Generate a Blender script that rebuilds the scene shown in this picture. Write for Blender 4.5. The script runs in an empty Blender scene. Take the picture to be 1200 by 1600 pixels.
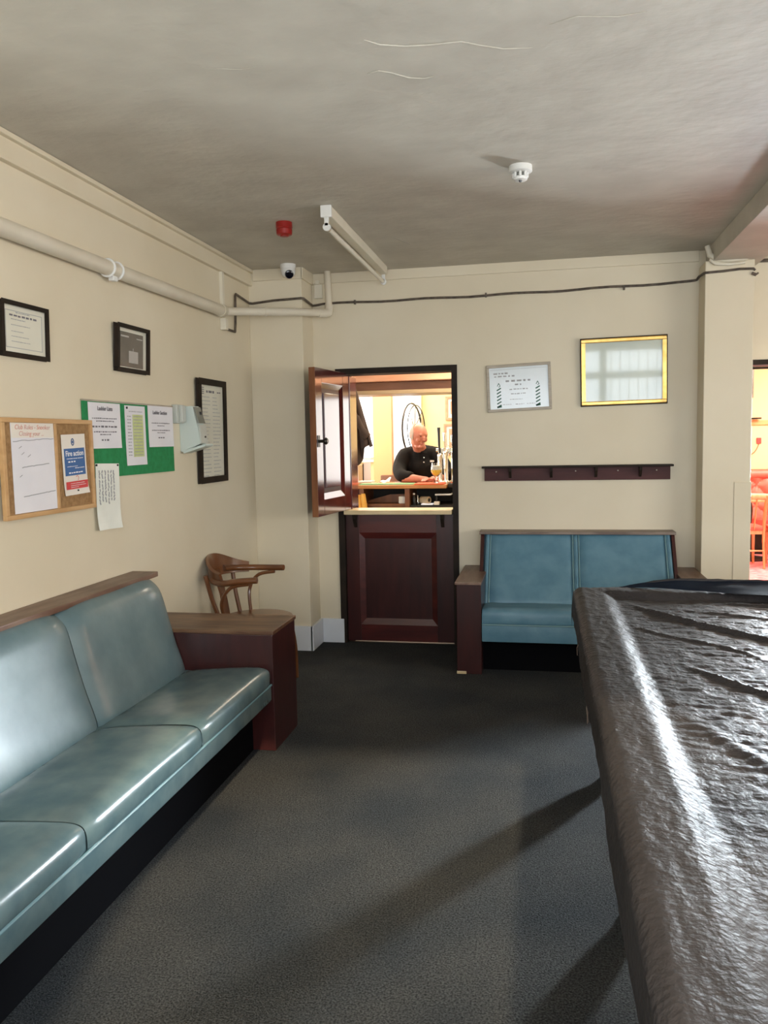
import bpy, bmesh, math, random
from mathutils import Vector, Matrix, noise
random.seed(4)
SC = bpy.context.scene
COL = SC.collection
PI = math.pi
# ---------------------------------------------------------------- camera
yaw, pitch, roll, FPX = 0.19576436, 0.08986083, -0.02013208, 1262.0
r0 = Vector((math.cos(yaw), math.sin(yaw), 0)); f0 = Vector((-math.sin(yaw), math.cos(yaw), 0)); u0 = Vector((0, 0, 1))
fw = math.cos(pitch)*f0 - math.sin(pitch)*u0
up = math.cos(pitch)*u0 + math.sin(pitch)*f0
rt = math.cos(roll)*r0 + math.sin(roll)*up
up2 = math.cos(roll)*up - math.sin(roll)*r0
cd = bpy.data.cameras.new('camera'); cam = bpy.data.objects.new('camera', cd); COL.objects.link(cam)
cam.matrix_world = Matrix(((rt.x, up2.x, -fw.x, 0), (rt.y, up2.y, -fw.y, 0), (rt.z, up2.z, -fw.z, 1.55), (0, 0, 0, 1)))
cd.sensor_fit = 'VERTICAL'; cd.sensor_height = 36.0; cd.lens = FPX/1600*36.0; cd.clip_start = 0.05
SC.camera = cam
# ---------------------------------------------------------------- world, lights, exposure
SC.view_settings.view_transform = 'Standard'; SC.view_settings.look = 'None'
SC.view_settings.gamma = 1.0; SC.view_settings.use_curve_mapping = False
SC.view_settings.exposure = 0.20
W = bpy.data.worlds.new('overcast_sky'); SC.world = W; W.use_nodes = True
W.node_tree.nodes['Background'].inputs[0].default_value = (0.80, 0.90, 1.0, 1)
W.node_tree.nodes['Background'].inputs[1].default_value = 4.0
def light(name, kind, loc, target, power, color, size=1.0, sizey=None, spread=None, angle=None):
    d = bpy.data.lights.new(name, kind); o = bpy.data.objects.new(name, d); COL.objects.link(o)
    o.location = loc; d.energy = power; d.color = color
    dv = Vector(target)-Vector(loc); o.rotation_euler = dv.to_track_quat('-Z', 'Y').to_euler()
    if kind == 'AREA':
        d.shape = 'RECTANGLE'; d.size = size; d.size_y = sizey or size
        if spread: d.spread = spread
    if kind == 'SUN': d.angle = angle
    return o
light('sun', 'SUN', (0, -4, 3), (-0.15, -3, 3-math.tan(math.radians(28))), 5.0, (1.0, 0.83, 0.58), angle=math.radians(1.6))
light('rear_window_light', 'AREA', (0.6, -0.80, 1.65), (0.6, 5, 1.45), 80, (0.93, 0.97, 1.0), 3.9, 1.5)
light('side_window_light', 'AREA', (4.55, 2.0, 1.55), (0, 2.2, 1.45), 84, (1.0, 0.88, 0.70), 3.6, 1.3)
light('far_room_window_light', 'AREA', (2.35, 6.72, 1.5), (0.0, 2.9, 0.2), 100, (0.80, 0.92, 1.0), 0.22, 0.5, spread=math.radians(90))
light('far_room_lamp', 'AREA', (3.2, 9.2, 2.65), (3.0, 9.4, 0), 330, (1.0, 0.86, 0.72), 2.6, 3.2)
light('bar_lamp', 'AREA', (-1.3, 8.45, 2.55), (-1.25, 8.5, 0), 62, (1.0, 0.88, 0.68), 2.4, 0.8)
light('bar_window_light', 'AREA', (-2.95, 8.3, 1.8), (-1.0, 8.2, 1.3), 62, (1.0, 0.95, 0.88), 1.6, 1.3)
light('servery_lamp', 'AREA', (-0.6, 6.75, 2.5), (-0.8, 6.6, 0), 45, (1.0, 0.9, 0.74), 1.0, 0.4)

# ---------------------------------------------------------------- materials
MAT = {}
def mat(name, c1, rough=0.5, c2=None, scale=8.0, detail=4.0, bump=0.0, bscale=None, metal=0.0, stretch=(1, 1, 1), spec=0.5, coat=0.0, emit=None, contrast=(0.35, 0.65), trans=0.0, fine=None, alpha=None):
    m = bpy.data.materials.new(name); m.use_nodes = True; MAT[name] = m
    nt = m.node_tree; b = nt.nodes['Principled BSDF']
    b.inputs['Roughness'].default_value = rough; b.inputs['Metallic'].default_value = metal
    b.inputs['Specular IOR Level'].default_value = spec
    b.inputs['Coat Weight'].default_value = coat; b.inputs['Coat Roughness'].default_value = 0.12
    b.inputs['Transmission Weight'].default_value = trans
    b.inputs['Base Color'].default_value = (*c1, 1)
    if emit:
        b.inputs['Emission Color'].default_value = (*emit[0], 1); b.inputs['Emission Strength'].default_value = emit[1]
    tc = nt.nodes.new('ShaderNodeTexCoord'); mp = nt.nodes.new('ShaderNodeMapping'); mp.inputs['Scale'].default_value = stretch
    nt.links.new(tc.outputs['Object'], mp.inputs['Vector'])
    if c2:
        n = nt.nodes.new('ShaderNodeTexNoise'); n.inputs['Scale'].default_value = scale; n.inputs['Detail'].default_value = detail
        nt.links.new(mp.outputs[0], n.inputs['Vector'])
        r = nt.nodes.new('ShaderNodeValToRGB'); r.color_ramp.elements[0].position = contrast[0]; r.color_ramp.elements[1].position = contrast[1]
        r.color_ramp.elements[0].color = (*c1, 1); r.color_ramp.elements[1].color = (*c2, 1)
        nt.links.new(n.outputs['Fac'], r.inputs['Fac']); nt.links.new(r.outputs['Color'], b.inputs['Base Color'])
        if fine:
            n3 = nt.nodes.new('ShaderNodeTexNoise'); n3.inputs['Scale'].default_value = fine[0]; n3.inputs['Detail'].default_value = 2
            nt.links.new(tc.outputs['Object'], n3.inputs['Vector'])
            mr = nt.nodes.new('ShaderNodeMapRange'); mr.inputs[1].default_value = 0.3; mr.inputs[2].default_value = 0.7
            mr.inputs[3].default_value = 1-fine[1]; mr.inputs[4].default_value = 1+fine[1]
            nt.links.new(n3.outputs['Fac'], mr.inputs[0])
            mx = nt.nodes.new('ShaderNodeVectorMath'); mx.operation = 'SCALE'
            nt.links.new(r.outputs['Color'], mx.inputs[0]); nt.links.new(mr.outputs[0], mx.inputs['Scale'])
            nt.links.new(mx.outputs[0], b.inputs['Base Color'])
    if bump:
        n2 = nt.nodes.new('ShaderNodeTexNoise'); n2.inputs['Scale'].default_value = bscale or scale*4; n2.inputs['Detail'].default_value = 5
        nt.links.new(mp.outputs[0], n2.inputs['Vector'])
        bp = nt.nodes.new('ShaderNodeBump'); bp.inputs['Strength'].default_value = bump; bp.inputs['Distance'].default_value = 0.01
        nt.links.new(n2.outputs['Fac'], bp.inputs['Height']); nt.links.new(bp.outputs['Normal'], b.inputs['Normal'])
    return m
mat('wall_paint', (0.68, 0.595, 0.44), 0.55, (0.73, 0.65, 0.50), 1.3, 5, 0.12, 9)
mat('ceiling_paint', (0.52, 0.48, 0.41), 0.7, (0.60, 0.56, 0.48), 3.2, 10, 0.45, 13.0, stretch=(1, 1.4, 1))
mat('trim_paint', (0.72, 0.66, 0.54), 0.4, (0.76, 0.71, 0.59), 5, 3, 0.1, 14)
mat('white_gloss', (0.74, 0.76, 0.80), 0.3, (0.70, 0.72, 0.76), 5)
mat('pipe_paint', (0.70, 0.64, 0.53), 0.35, (0.64, 0.57, 0.45), 3, 4, 0.08, 20)
mat('carpet', (0.032, 0.035, 0.038), 0.95, (0.053, 0.053, 0.051), 2.0, 3, 0.9, 220, spec=0.1, fine=(165, 0.70))
mat('mahogany', (0.030, 0.0075, 0.0075), 0.32, (0.050, 0.011, 0.010), 3, 6, 0.05, 25, stretch=(6, 6, 1), coat=0.25)
mat('mahogany_x', (0.050, 0.008, 0.008), 0.32, (0.085, 0.014, 0.011), 3, 6, 0.05, 25, stretch=(1, 6, 6), coat=0.25)
mat('worn_board', (0.13, 0.065, 0.042), 0.42, (0.22, 0.14, 0.10), 4, 7, 0.12, 20, stretch=(5, 1, 5))
mat('worn_board_x', (0.12, 0.075, 0.055), 0.45, (0.24, 0.18, 0.14), 4, 7, 0.12, 20, stretch=(1, 5, 5))
mat('box_top', (0.085, 0.034, 0.017), 0.38, (0.22, 0.12, 0.06), 4, 7, 0.08, 20, stretch=(1, 4, 5), contrast=(0.4, 0.72))
mat('mahogany_matt', (0.055, 0.018, 0.018), 0.6, (0.08, 0.026, 0.025), 3, 6, 0.05, 25, stretch=(1, 6, 6), spec=0.3)
mat('mahogany_gloss', (0.075, 0.012, 0.012), 0.12, (0.10, 0.018, 0.014), 3, 6, 0.03, 25, stretch=(6, 6, 1), coat=1.0)
mat('dark_frame', (0.013, 0.009, 0.006), 0.6, (0.024, 0.015, 0.010), 8, 3, spec=0.2)
mat('vinyl', (0.085, 0.140, 0.155), 0.27, (0.14, 0.20, 0.205), 7, 6, 0.05, 60, spec=0.6)
mat('vinyl_back', (0.095, 0.155, 0.175), 0.40, (0.135, 0.20, 0.215), 7, 6, 0.05, 60, spec=0.6, coat=0.30)
mat('vinyl_blue', (0.085, 0.195, 0.27), 0.45, (0.125, 0.25, 0.33), 9, 6, 0.06, 60)
mat('piping_vinyl', (0.16, 0.28, 0.31), 0.22)
mat('kick_black', (0.004, 0.004, 0.005), 0.9, spec=0.03)
mat('bentwood', (0.105, 0.036, 0.012), 0.28, (0.17, 0.064, 0.022), 5, 5, 0.03, 20, coat=0.4)
mat('cover_cloth', (0.034, 0.030, 0.030), 0.48, (0.045, 0.040, 0.040), 5, 6, 0.45, 60, spec=0.05)
mat('cover_navy', (0.008, 0.012, 0.022), 0.85, (0.012, 0.017, 0.028), 8, spec=0.1)
mat('gold', (0.62, 0.36, 0.09), 0.32, (0.75, 0.48, 0.15), 20, 3, metal=0.65)
mat('silver_wood', (0.34, 0.29, 0.22), 0.4, (0.42, 0.36, 0.28), 14, stretch=(1, 1, 6))
mat('pale_mirror_glass', (0.50, 0.56, 0.51), 0.06, (0.60, 0.64, 0.56), 3, 2, spec=0.5, coat=0.35)  # pale base colour carries the mirror's reflection of the window
MAT['pale_mirror_glass'].node_tree.nodes['Principled BSDF'].inputs['Coat Roughness'].default_value = 0.02
mat('cert_paper', (0.60, 0.66, 0.68), 0.25, (0.66, 0.70, 0.72), 4, coat=0.6)
mat('aged_paper', (0.68, 0.65, 0.54), 0.3, (0.74, 0.71, 0.60), 4, coat=0.4)
mat('white_paper', (0.74, 0.72, 0.76), 0.6, (0.79, 0.77, 0.80), 5)
mat('cream_paper', (0.78, 0.72, 0.64), 0.6)
mat('pale_note', (0.76, 0.77, 0.70), 0.3, (0.82, 0.83, 0.76), 9)
mat('ink', (0.16, 0.15, 0.17), 0.7)
mat('pale_ink', (0.36, 0.36, 0.37), 0.7)
mat('green_ink', (0.05, 0.14, 0.10), 0.7)
mat('red_ink', (0.70, 0.26, 0.18), 0.7, (0.60, 0.36, 0.32), 30)
mat('blue_print', (0.035, 0.12, 0.32), 0.5)
mat('red_print', (0.62, 0.05, 0.05), 0.5)
mat('white_print', (0.8, 0.8, 0.82), 0.5)
mat('yellow_green_print', (0.50, 0.56, 0.22), 0.6, (0.58, 0.62, 0.32), 20)
mat('cork', (0.27, 0.145, 0.055), 0.8, (0.36, 0.21, 0.09), 60, 6, 0.3, 120)
mat('pine', (0.48, 0.27, 0.11), 0.4, (0.58, 0.35, 0.16), 5, 4, stretch=(4, 1, 4))
mat('green_felt', (0.015, 0.20, 0.06), 0.9, (0.02, 0.24, 0.08), 40)
mat('photo_dark', (0.10, 0.085, 0.07), 0.25, (0.15, 0.125, 0.10), 5, coat=0.4)
mat('photo_light', (0.42, 0.39, 0.36), 0.4)
mat('dispenser', (0.56, 0.62, 0.58), 0.35)
mat('dispenser_front', (0.50, 0.51, 0.46), 0.3)
mat('smoked_plastic', (0.20, 0.20, 0.17), 0.15)
mat('black_plastic', (0.012, 0.012, 0.014), 0.3)
mat('black_glass', (0.004, 0.004, 0.008), 0.05)
mat('red_plastic', (0.32, 0.015, 0.012), 0.3)
mat('white_plastic', (0.78, 0.77, 0.74), 0.35)
mat('lamp_tube_glass', (0.78, 0.74, 0.64), 0.15)
mat('steel', (0.7, 0.7, 0.7), 0.18, metal=1.0)
mat('chrome', (0.85, 0.83, 0.80), 0.10, metal=1.0)
mat('dark_steel', (0.05, 0.045, 0.04), 0.3, metal=0.8)
mat('conduit', (0.050, 0.036, 0.026), 0.55, (0.13, 0.10, 0.075), 25)
mat('bar_wall', (0.74, 0.59, 0.30), 0.7, (0.78, 0.63, 0.34), 2)
mat('column_paint', (0.72, 0.36, 0.17), 0.7)
mat('bar_ceiling', (0.6, 0.52, 0.4), 0.8)
mat('bar_floor', (0.06, 0.04, 0.03), 0.6)
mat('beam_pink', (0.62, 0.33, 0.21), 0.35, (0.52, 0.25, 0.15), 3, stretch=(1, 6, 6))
mat('beam_brown', (0.20, 0.085, 0.045), 0.35, (0.14, 0.055, 0.03), 3, stretch=(1, 6, 6))
mat('beam_beige', (0.40, 0.29, 0.17), 0.4)
mat('bar_top', (0.55, 0.24, 0.08), 0.25, (0.42, 0.16, 0.05), 3, stretch=(1, 6, 6))
mat('bar_wood', (0.22, 0.075, 0.025), 0.4, (0.15, 0.05, 0.02), 3, stretch=(5, 5, 1))
mat('bar_dark', (0.022, 0.017, 0.014), 0.7)
mat('ledge_top', (0.70, 0.56, 0.34), 0.3, (0.62, 0.47, 0.26), 6, stretch=(1, 5, 5))
mat('skin', (0.47, 0.165, 0.10), 0.5, (0.53, 0.21, 0.14), 14)
mat('grey_hair', (0.36, 0.29, 0.235), 0.9)
mat('eye_dark', (0.03, 0.02, 0.02), 0.2)
mat('lip', (0.55, 0.18, 0.14), 0.5)
mat('black_shirt', (0.006, 0.005, 0.005), 0.85, (0.011, 0.009, 0.008), 6, 4, 0.3, 12, spec=0.15)
mat('navy_trousers', (0.012, 0.014, 0.02), 0.8)
mat('coat_cloth', (0.030, 0.016, 0.011), 0.85, (0.055, 0.032, 0.022), 6, bump=0.4, bscale=15)
mat('coat_lining', (0.30, 0.17, 0.08), 0.8)
mat('orange_cloth', (0.85, 0.40, 0.06), 0.8, (0.9, 0.52, 0.12), 20)
mat('green_towel', (0.22, 0.42, 0.20), 0.9)
mat('red_towel', (0.75, 0.12, 0.05), 0.9)
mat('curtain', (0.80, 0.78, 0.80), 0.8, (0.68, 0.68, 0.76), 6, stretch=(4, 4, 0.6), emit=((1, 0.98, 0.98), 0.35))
mat('window_glow', (0.9, 0.92, 0.95), 0.3, emit=((0.94, 0.96, 1.0), 2.2))
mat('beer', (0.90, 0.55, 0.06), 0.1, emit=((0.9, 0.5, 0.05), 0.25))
mat('foam', (0.92, 0.90, 0.82), 0.8)
mat('glass', (0.95, 0.96, 0.96), 0.02, trans=1.0)
mat('cardboard', (0.50, 0.38, 0.24), 0.8)
mat('white_box', (0.75, 0.70, 0.62), 0.6)
mat('pink_leather', (0.62, 0.10, 0.08), 0.4, (0.70, 0.15, 0.11), 8)
mat('pink_carpet', (0.66, 0.16, 0.20), 0.9, (0.80, 0.34, 0.38), 14, 6, 0.3, 60)
mat('light_wood', (0.55, 0.24, 0.12), 0.35, (0.66, 0.33, 0.18), 5, stretch=(5, 5, 1))
mat('far_wall', (0.84, 0.62, 0.36), 0.7)
mat('far_wall_lower', (0.80, 0.60, 0.38), 0.7)
mat('stone', (0.55, 0.55, 0.53), 0.9)

# ---------------------------------------------------------------- mesh helpers (all in world coordinates)
def B(): return bmesh.new()
def box(bm, x0, x1, y0, y1, z0, z1, bev=0.0, seg=2):
    g = bmesh.ops.create_cube(bm, size=1.0)
    vs = g['verts']
    for v in vs:
        v.co = Vector(((x0+x1)/2+v.co.x*(x1-x0), (y0+y1)/2+v.co.y*(y1-y0), (z0+z1)/2+v.co.z*(z1-z0)))
    if bev:
        es = set(e for v in vs for e in v.link_edges)
        bmesh.ops.bevel(bm, geom=list(es), offset=bev, segments=seg, affect='EDGES', profile=0.6)
    return bm
def bx(*a, **k): return box(B(), *a, **k)
def obox(bm, c, ax, ay, az, sx, sy, sz, bev=0.0):
    """box with axes ax, ay, az centred at c"""
    g = bmesh.ops.create_cube(bm, size=1.0); c = Vector(c); ax, ay, az = Vector(ax), Vector(ay), Vector(az); vs = g['verts']
    for v in vs: v.co = c+ax*(v.co.x*sx)+ay*(v.co.y*sy)+az*(v.co.z*sz)
    if bev: bmesh.ops.bevel(bm, geom=list(set(e for v in vs for e in v.link_edges)), offset=bev, segments=2, affect='EDGES', profile=0.6)
    return bm
def tube(bm, pts, rad, seg=12, cap=True, flat=None):
    pts = [Vector(p) for p in pts]; n = len(pts)
    rads = rad if isinstance(rad, (list, tuple)) else [rad]*n
    rings = []; prev = None
    for i, p in enumerate(pts):
        t = (pts[min(i+1, n-1)]-pts[max(i-1, 0)]).normalized()
        if prev is None:
            a = Vector((0, 0, 1)) if abs(t.z) < 0.9 else Vector((1, 0, 0))
            nn = (a-t*a.dot(t)).normalized()
        else: nn = (prev-t*prev.dot(t)).normalized()
        prev = nn; bb = t.cross(nn)
        f = flat or (1, 1)
        rings.append([bm.verts.new(p+rads[i]*(f[0]*math.cos(2*PI*k/seg)*nn+f[1]*math.sin(2*PI*k/seg)*bb)) for k in range(seg)])
    for i in range(n-1):
        for k in range(seg):
            bm.faces.new((rings[i][k], rings[i][(k+1) % seg], rings[i+1][(k+1) % seg], rings[i+1][k]))
    if cap:
        bm.faces.new(rings[0][::-1]); bm.faces.new(rings[-1])
    return bm
def lathe(bm, prof, c=(0, 0, 0), seg=24, axis='Z', cap=True):
    c = Vector(c); rings = []
    for r, z in prof:
        ring = []
        for k in range(seg):
            a = 2*PI*k/seg
            p = {'Z': Vector((r*math.cos(a), r*math.sin(a), z)), 'Y': Vector((r*math.cos(a), z, r*math.sin(a))), 'X': Vector((z, r*math.cos(a), r*math.sin(a)))}[axis]
            ring.append(bm.verts.new(c+p))
        rings.append(ring)
    for i in range(len(rings)-1):
        for k in range(seg):
            bm.faces.new((rings[i][k], rings[i][(k+1) % seg], rings[i+1][(k+1) % seg], rings[i+1][k]))
    if cap:
        bm.faces.new(rings[0][::-1]); bm.faces.new(rings[-1])
    return bm
def prism(bm, poly, d0, d1, axis='Y'):
    """extrude a 2-D outline between d0 and d1 along axis"""
    def P(a, b, d): return {'Y': (a, d, b), 'X': (d, a, b), 'Z': (a, b, d)}[axis]
    A = [bm.verts.new(P(a, b, d0)) for a, b in poly]; C = [bm.verts.new(P(a, b, d1)) for a, b in poly]
    n = len(poly)
    for i in range(n): bm.faces.new((A[i], A[(i+1) % n], C[(i+1) % n], C[i]))
    bm.faces.new(A[::-1]); bm.faces.new(C)
    return bm
def grid(bm, fn, nu, nv):
    V = [[bm.verts.new(fn(i/nu, j/nv)) for j in range(nv+1)] for i in range(nu+1)]
    for i in range(nu):
        for j in range(nv): bm.faces.new((V[i][j], V[i+1][j], V[i+1][j+1], V[i][j+1]))
    return V
def solid(bm, t):
    """turn an open sheet into a closed slab of thickness t"""
    bm.normal_update(); fs = bm.faces[:]; vs = bm.verts[:]
    back = {v: bm.verts.new(v.co-v.normal*t) for v in vs}
    rim = [e for e in bm.edges if len(e.link_faces) == 1]
    for f in fs: bm.faces.new([back[v] for v in reversed(f.verts)])
    for e in rim:
        a, b = e.verts; bm.faces.new((a, b, back[b], back[a]))
def wloc(p):
    v = Vector((0, 0, 0))
    while p is not None: v += p.location; p = p.parent
    return v
def obj(name, bm, m, parent=None, smooth=False, label=None, recalc=True):
    if recalc: bmesh.ops.recalc_face_normals(bm, faces=bm.faces)
    if parent is None:
        xs = [v.co for v in bm.verts]
        org = Vector(((min(v.x for v in xs)+max(v.x for v in xs))/2, (min(v.y for v in xs)+max(v.y for v in xs))/2, min(v.z for v in xs)))
    else: org = wloc(parent)
    bmesh.ops.translate(bm, vec=-org, verts=bm.verts)
    me = bpy.data.meshes.new(name); bm.to_mesh(me); bm.free()
    me.materials.append(MAT[m])
    if smooth:
        me.shade_smooth()
        try: me.set_sharp_from_angle(angle=math.radians(38))
        except Exception: pass
    o = bpy.data.objects.new(name, me); COL.objects.link(o)
    if parent is None: o.location = org
    else: o.parent = parent
    if label: o['label'] = label
    return o
def tag(o, label, cat, group=None):
    o['label'] = label; o['category'] = cat
    if group: o['group'] = group
    return o
def thing(name, label, cat, loc=(0, 0, 0), group=None):
    o = bpy.data.objects.new(name, None); COL.objects.link(o); o.location = loc; o.empty_display_size = 0.1
    return tag(o, label, cat, group)
def struct(name, bm, m, parent=None, smooth=False):
    o = obj(name, bm, m, parent, smooth)
    if parent is None: o['kind'] = 'structure'
    return o
def dup(root, loc, rotz, label, group=None):
    r = root.copy(); COL.objects.link(r); r.location = loc; r.rotation_euler = (0, 0, rotz); r['label'] = label
    if group: r['group'] = group
    for ch in list(root.children):
        c = ch.copy(); COL.objects.link(c); c.parent = r
        for g in list(ch.children):
            d = g.copy(); COL.objects.link(d); d.parent = c
    return r
def text(name, s, size, m, parent, org, right, upv, out=0.0006, slant=0.0, thick=0.0, align='CENTER'):
    cu = bpy.data.curves.new('t', 'FONT'); cu.body = s; cu.size = size; cu.align_x = align; cu.shear = slant; cu.extrude = 0.0002; cu.offset = thick
    cu.resolution_u = 3
    to = bpy.data.objects.new('t', cu); COL.objects.link(to)
    dg = bpy.context.evaluated_depsgraph_get(); me = bpy.data.meshes.new_from_object(to.evaluated_get(dg))
    bpy.data.objects.remove(to); bpy.data.curves.remove(cu)
    right, upv = Vector(right).normalized(), Vector(upv).normalized(); nrm = right.cross(upv)
    bm = B(); bm.from_mesh(me); bpy.data.meshes.remove(me)
    for v in bm.verts: v.co = Vector(org)+right*v.co.x+upv*v.co.y+nrm*(out+v.co.z)
    return obj(name, bm, m, parent, recalc=False)
class Plane:
    """a flat rectangle in space: origin = top-left corner, u to the right, v downwards"""
    def __init__(s, org, right, upv): s.o, s.r, s.u = Vector(org), Vector(right).normalized(), Vector(upv).normalized(); s.n = s.r.cross(s.u)
    def p(s, a, b, c=0): return s.o+s.r*a-s.u*b+s.n*c
    def rect(s, bm, a0, a1, b0, b1, c0, c1, bev=0.0):
        return obox(bm, s.p((a0+a1)/2, (b0+b1)/2, (c0+c1)/2), s.r, s.u, s.n, a1-a0, b1-b0, c1-c0, bev)
    def stroke(s, bm, pts, w, c=0.001):
        for (a, b), (a2, b2) in zip(pts[:-1], pts[1:]):
            d = s.r*(a2-a)-s.u*(b2-b); L = d.length
            if L < 1e-6: continue
            d.normalize(); e = s.n.cross(d)
            obox(bm, s.p((a+a2)/2, (b+b2)/2, c), d, e, s.n, L+w*0.6, w, 0.0006)
def scribble(pl, bm, a0, a1, b, h, c=0.001, dens=0.7):
    """a row of small word-like strokes (writing too small to read)"""
    a = a0
    while a < a1:
        w = random.uniform(0.5, 1.6)*h*2
        if a+w > a1: w = a1-a
        if w > h*0.3: pl.rect(bm, a, a+w, b-h/2*random.uniform(.7, 1.1), b+h/2*random.uniform(.6, 1.0), c-0.0003, c+0.0003)
        a += w+h*random.uniform(0.4, 0.8)/dens
def frame4(pl, w, h, fw_, d, m, parent, name='frame', bev=0.003, depth0=0.0):
    bm = B()
    pl.rect(bm, 0, w, 0, fw_, depth0, d, bev); pl.rect(bm, 0, w, h-fw_, h, depth0, d, bev)
    pl.rect(bm, 0, fw_, fw_*0.98, h-fw_*0.98, depth0, d, bev); pl.rect(bm, w-fw_, w, fw_*0.98, h-fw_*0.98, depth0, d, bev)
    return obj(name, bm, m, parent)

# ================================================================ STRUCTURE
XL, YW, HC = -2.088, 5.93, 2.78
struct('floor', bx(-5.2, 5.0, -1.0, 5.945, -0.06, 0), 'carpet')
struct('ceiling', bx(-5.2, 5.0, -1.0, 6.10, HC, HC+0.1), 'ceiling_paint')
struct('wall_left', bx(XL-0.15, XL, -0.8, 6.10, 0, HC), 'wall_paint')
bm = B()
box(bm, XL, -1.525, YW, 6.08, 0, HC); box(bm, -1.525, -0.614, YW, 6.08, 2.08, HC); box(bm, -0.614, 1.34, YW, 6.08, 0, HC)
box(bm, 1.34, 2.9, YW, 6.08, 2.03, HC); box(bm, 2.9, 5.0, YW, 6.08, 0, HC)
struct('wall_back', bm, 'wall_paint')
bm = B()
box(bm, XL, 5.0, -0.75, -0.6, 0, 0.85); box(bm, XL, 5.0, -0.75, -0.6, 2.45, HC); box(bm, XL, -1.0, -0.75, -0.6, 0.85, 2.45); box(bm, 2.65, 5.0, -0.75, -0.6, 0.85, 2.45)
struct('wall_rear', bm, 'wall_paint')
bm = B()
box(bm, 4.4, 4.55, -0.6, 6.08, 0, 0.85); box(bm, 4.4, 4.55, -0.6, 6.08, 2.3, HC); box(bm, 4.4, 4.55, -0.6, 0.1, 0.85, 2.3); box(bm, 4.4, 4.55, 3.9, 6.08, 0.85, 2.3)
struct('wall_right', bm, 'wall_paint')
# pilasters and beam
struct('trim_1', bx(XL, -1.69, 5.66, YW, 0, HC, bev=0.004), 'wall_paint')
bm = B(); box(bm, 1.042, 1.345, 5.71, YW, 0, 2.665, bev=0.006)
struct('trim_2', bm, 'wall_paint')
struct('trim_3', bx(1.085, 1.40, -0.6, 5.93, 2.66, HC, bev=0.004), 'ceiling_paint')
# raised lower panel on the right pier
struct('trim_4', bx(1.243, 1.35, 5.704, 5.712, 0, 1.22, bev=0.003), 'wall_paint')
# rough plaster capital roll on right pier
bm = B()
pts = [(1.05, 5.70, 2.76), (1.065, 5.695, 2.70), (1.10, 5.69, 2.672), (1.18, 5.69, 2.662), (1.28, 5.69, 2.666), (1.35, 5.695, 2.69)]
tube(bm, pts, [0.018, 0.02, 0.02, 0.015, 0.016, 0.012], 10)
tube(bm, [(x, y, z-0.028) for x, y, z in pts[1:-1]], [0.008, 0.014, 0.010, 0.007], 8)
struct('trim_5', bm, 'trim_paint', smooth=True)
# cornice along the left wall: band, top bead, lower lip
bm = B()
box(bm, XL, XL+0.022, -0.6, 5.66, 2.675, 2.765); box(bm, XL, XL+0.045, -0.6, 5.66, 2.757, 2.779, bev=0.006); box(bm, XL, XL+0.03, -0.6, 5.66, 2.667, 2.681, bev=0.004)
struct('trim_6', bm, 'wall_paint')
bm = B()
box(bm, XL+0.04, -1.68, 5.645, 5.66, 2.70, HC, bev=0.003); box(bm, -1.69, -1.675, 5.645, YW, 2.70, HC, bev=0.003)
box(bm, -1.68, 1.04, YW-0.015, YW, 2.708, HC, bev=0.003); box(bm, 1.345, 4.4, YW-0.015, YW, 2.708, HC, bev=0.003)
struct('trim_7', bm, 'wall_paint')
# skirting
bm = B()
box(bm, XL, -1.672, 5.640, 5.66, 0, 0.185, bev=0.004); box(bm, -1.69, -1.668, 5.640, YW, 0, 0.185, bev=0.004)
struct('baseboard_left', bm, 'white_gloss')
struct('baseboard_back', bx(-1.668, -1.500, 5.908, YW, 0, 0.185, bev=0.004), 'white_gloss')
# raised plaster scars on the ceiling
random.seed(11)
def scar(pts, r):
    bm = B(); n = len(pts); tube(bm, [(x, y, HC-0.0005) for x, y in pts], [r*(0.25 if i in (0, n-1) else random.uniform(.6, 1.1)) for i in range(n)], 6)
    return bm
bm = B()
for pts, r in (([(-0.54, 2.56), (-0.50, 2.60), (-0.42, 2.63), (-0.34, 2.64), (-0.25, 2.64), (-0.19, 2.68), (-0.12, 2.72), (-0.03, 2.735)], 0.0028),
               ([(-0.58, 2.79), (-0.54, 2.775), (-0.50, 2.80), (-0.45, 2.85), (-0.40, 2.87), (-0.36, 2.86)], 0.0028),
               ([(0.02, 2.60), (0.10, 2.57), (0.22, 2.60), (0.30, 2.59)], 0.002), ([(-1.1, 2.62), (-0.98, 2.66), (-0.9, 2.65)], 0.0015),
               ([(-0.9, 5.0), (-0.86, 5.12), (-0.83, 5.2)], 0.002)):
    n = len(pts); tube(bm, [(x, y, HC-0.0005) for x, y in pts], [r*(0.25 if i in (0, n-1) else random.uniform(.6, 1.1)) for i in range(n)], 6)
struct('trim_8', bm, 'ceiling_paint', smooth=True)

# ---- the windows behind and right of the viewer (light sources, and what the gold-framed mirror shows)
def window(name, org, right, w, h, cols, rows):
    pl = Plane(org, right, (0, 0, 1)); bm = B()
    fwid = 0.07
    pl.rect(bm, 0, w, 0, fwid, -0.03, 0.03); pl.rect(bm, 0, w, h-fwid, h, -0.03, 0.03); pl.rect(bm, 0, fwid, 0, h, -0.03, 0.03); pl.rect(bm, w-fwid, w, 0, h, -0.03, 0.03)
    for i in range(1, cols): pl.rect(bm, w*i/cols-0.045, w*i/cols+0.045, 0, h, -0.03, 0.03)
    for j in range(1, rows): pl.rect(bm, 0, w, h*j/rows-0.04, h*j/rows+0.04, -0.03, 0.03)
    return struct(name, bm, 'trim_paint')
w1 = window('window_1', (2.65, -0.675, 2.45), (-1, 0, 0), 3.65, 1.60, 1, 1)
part_ = lambda n, b: obj(n, b, 'trim_paint', w1)
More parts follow.
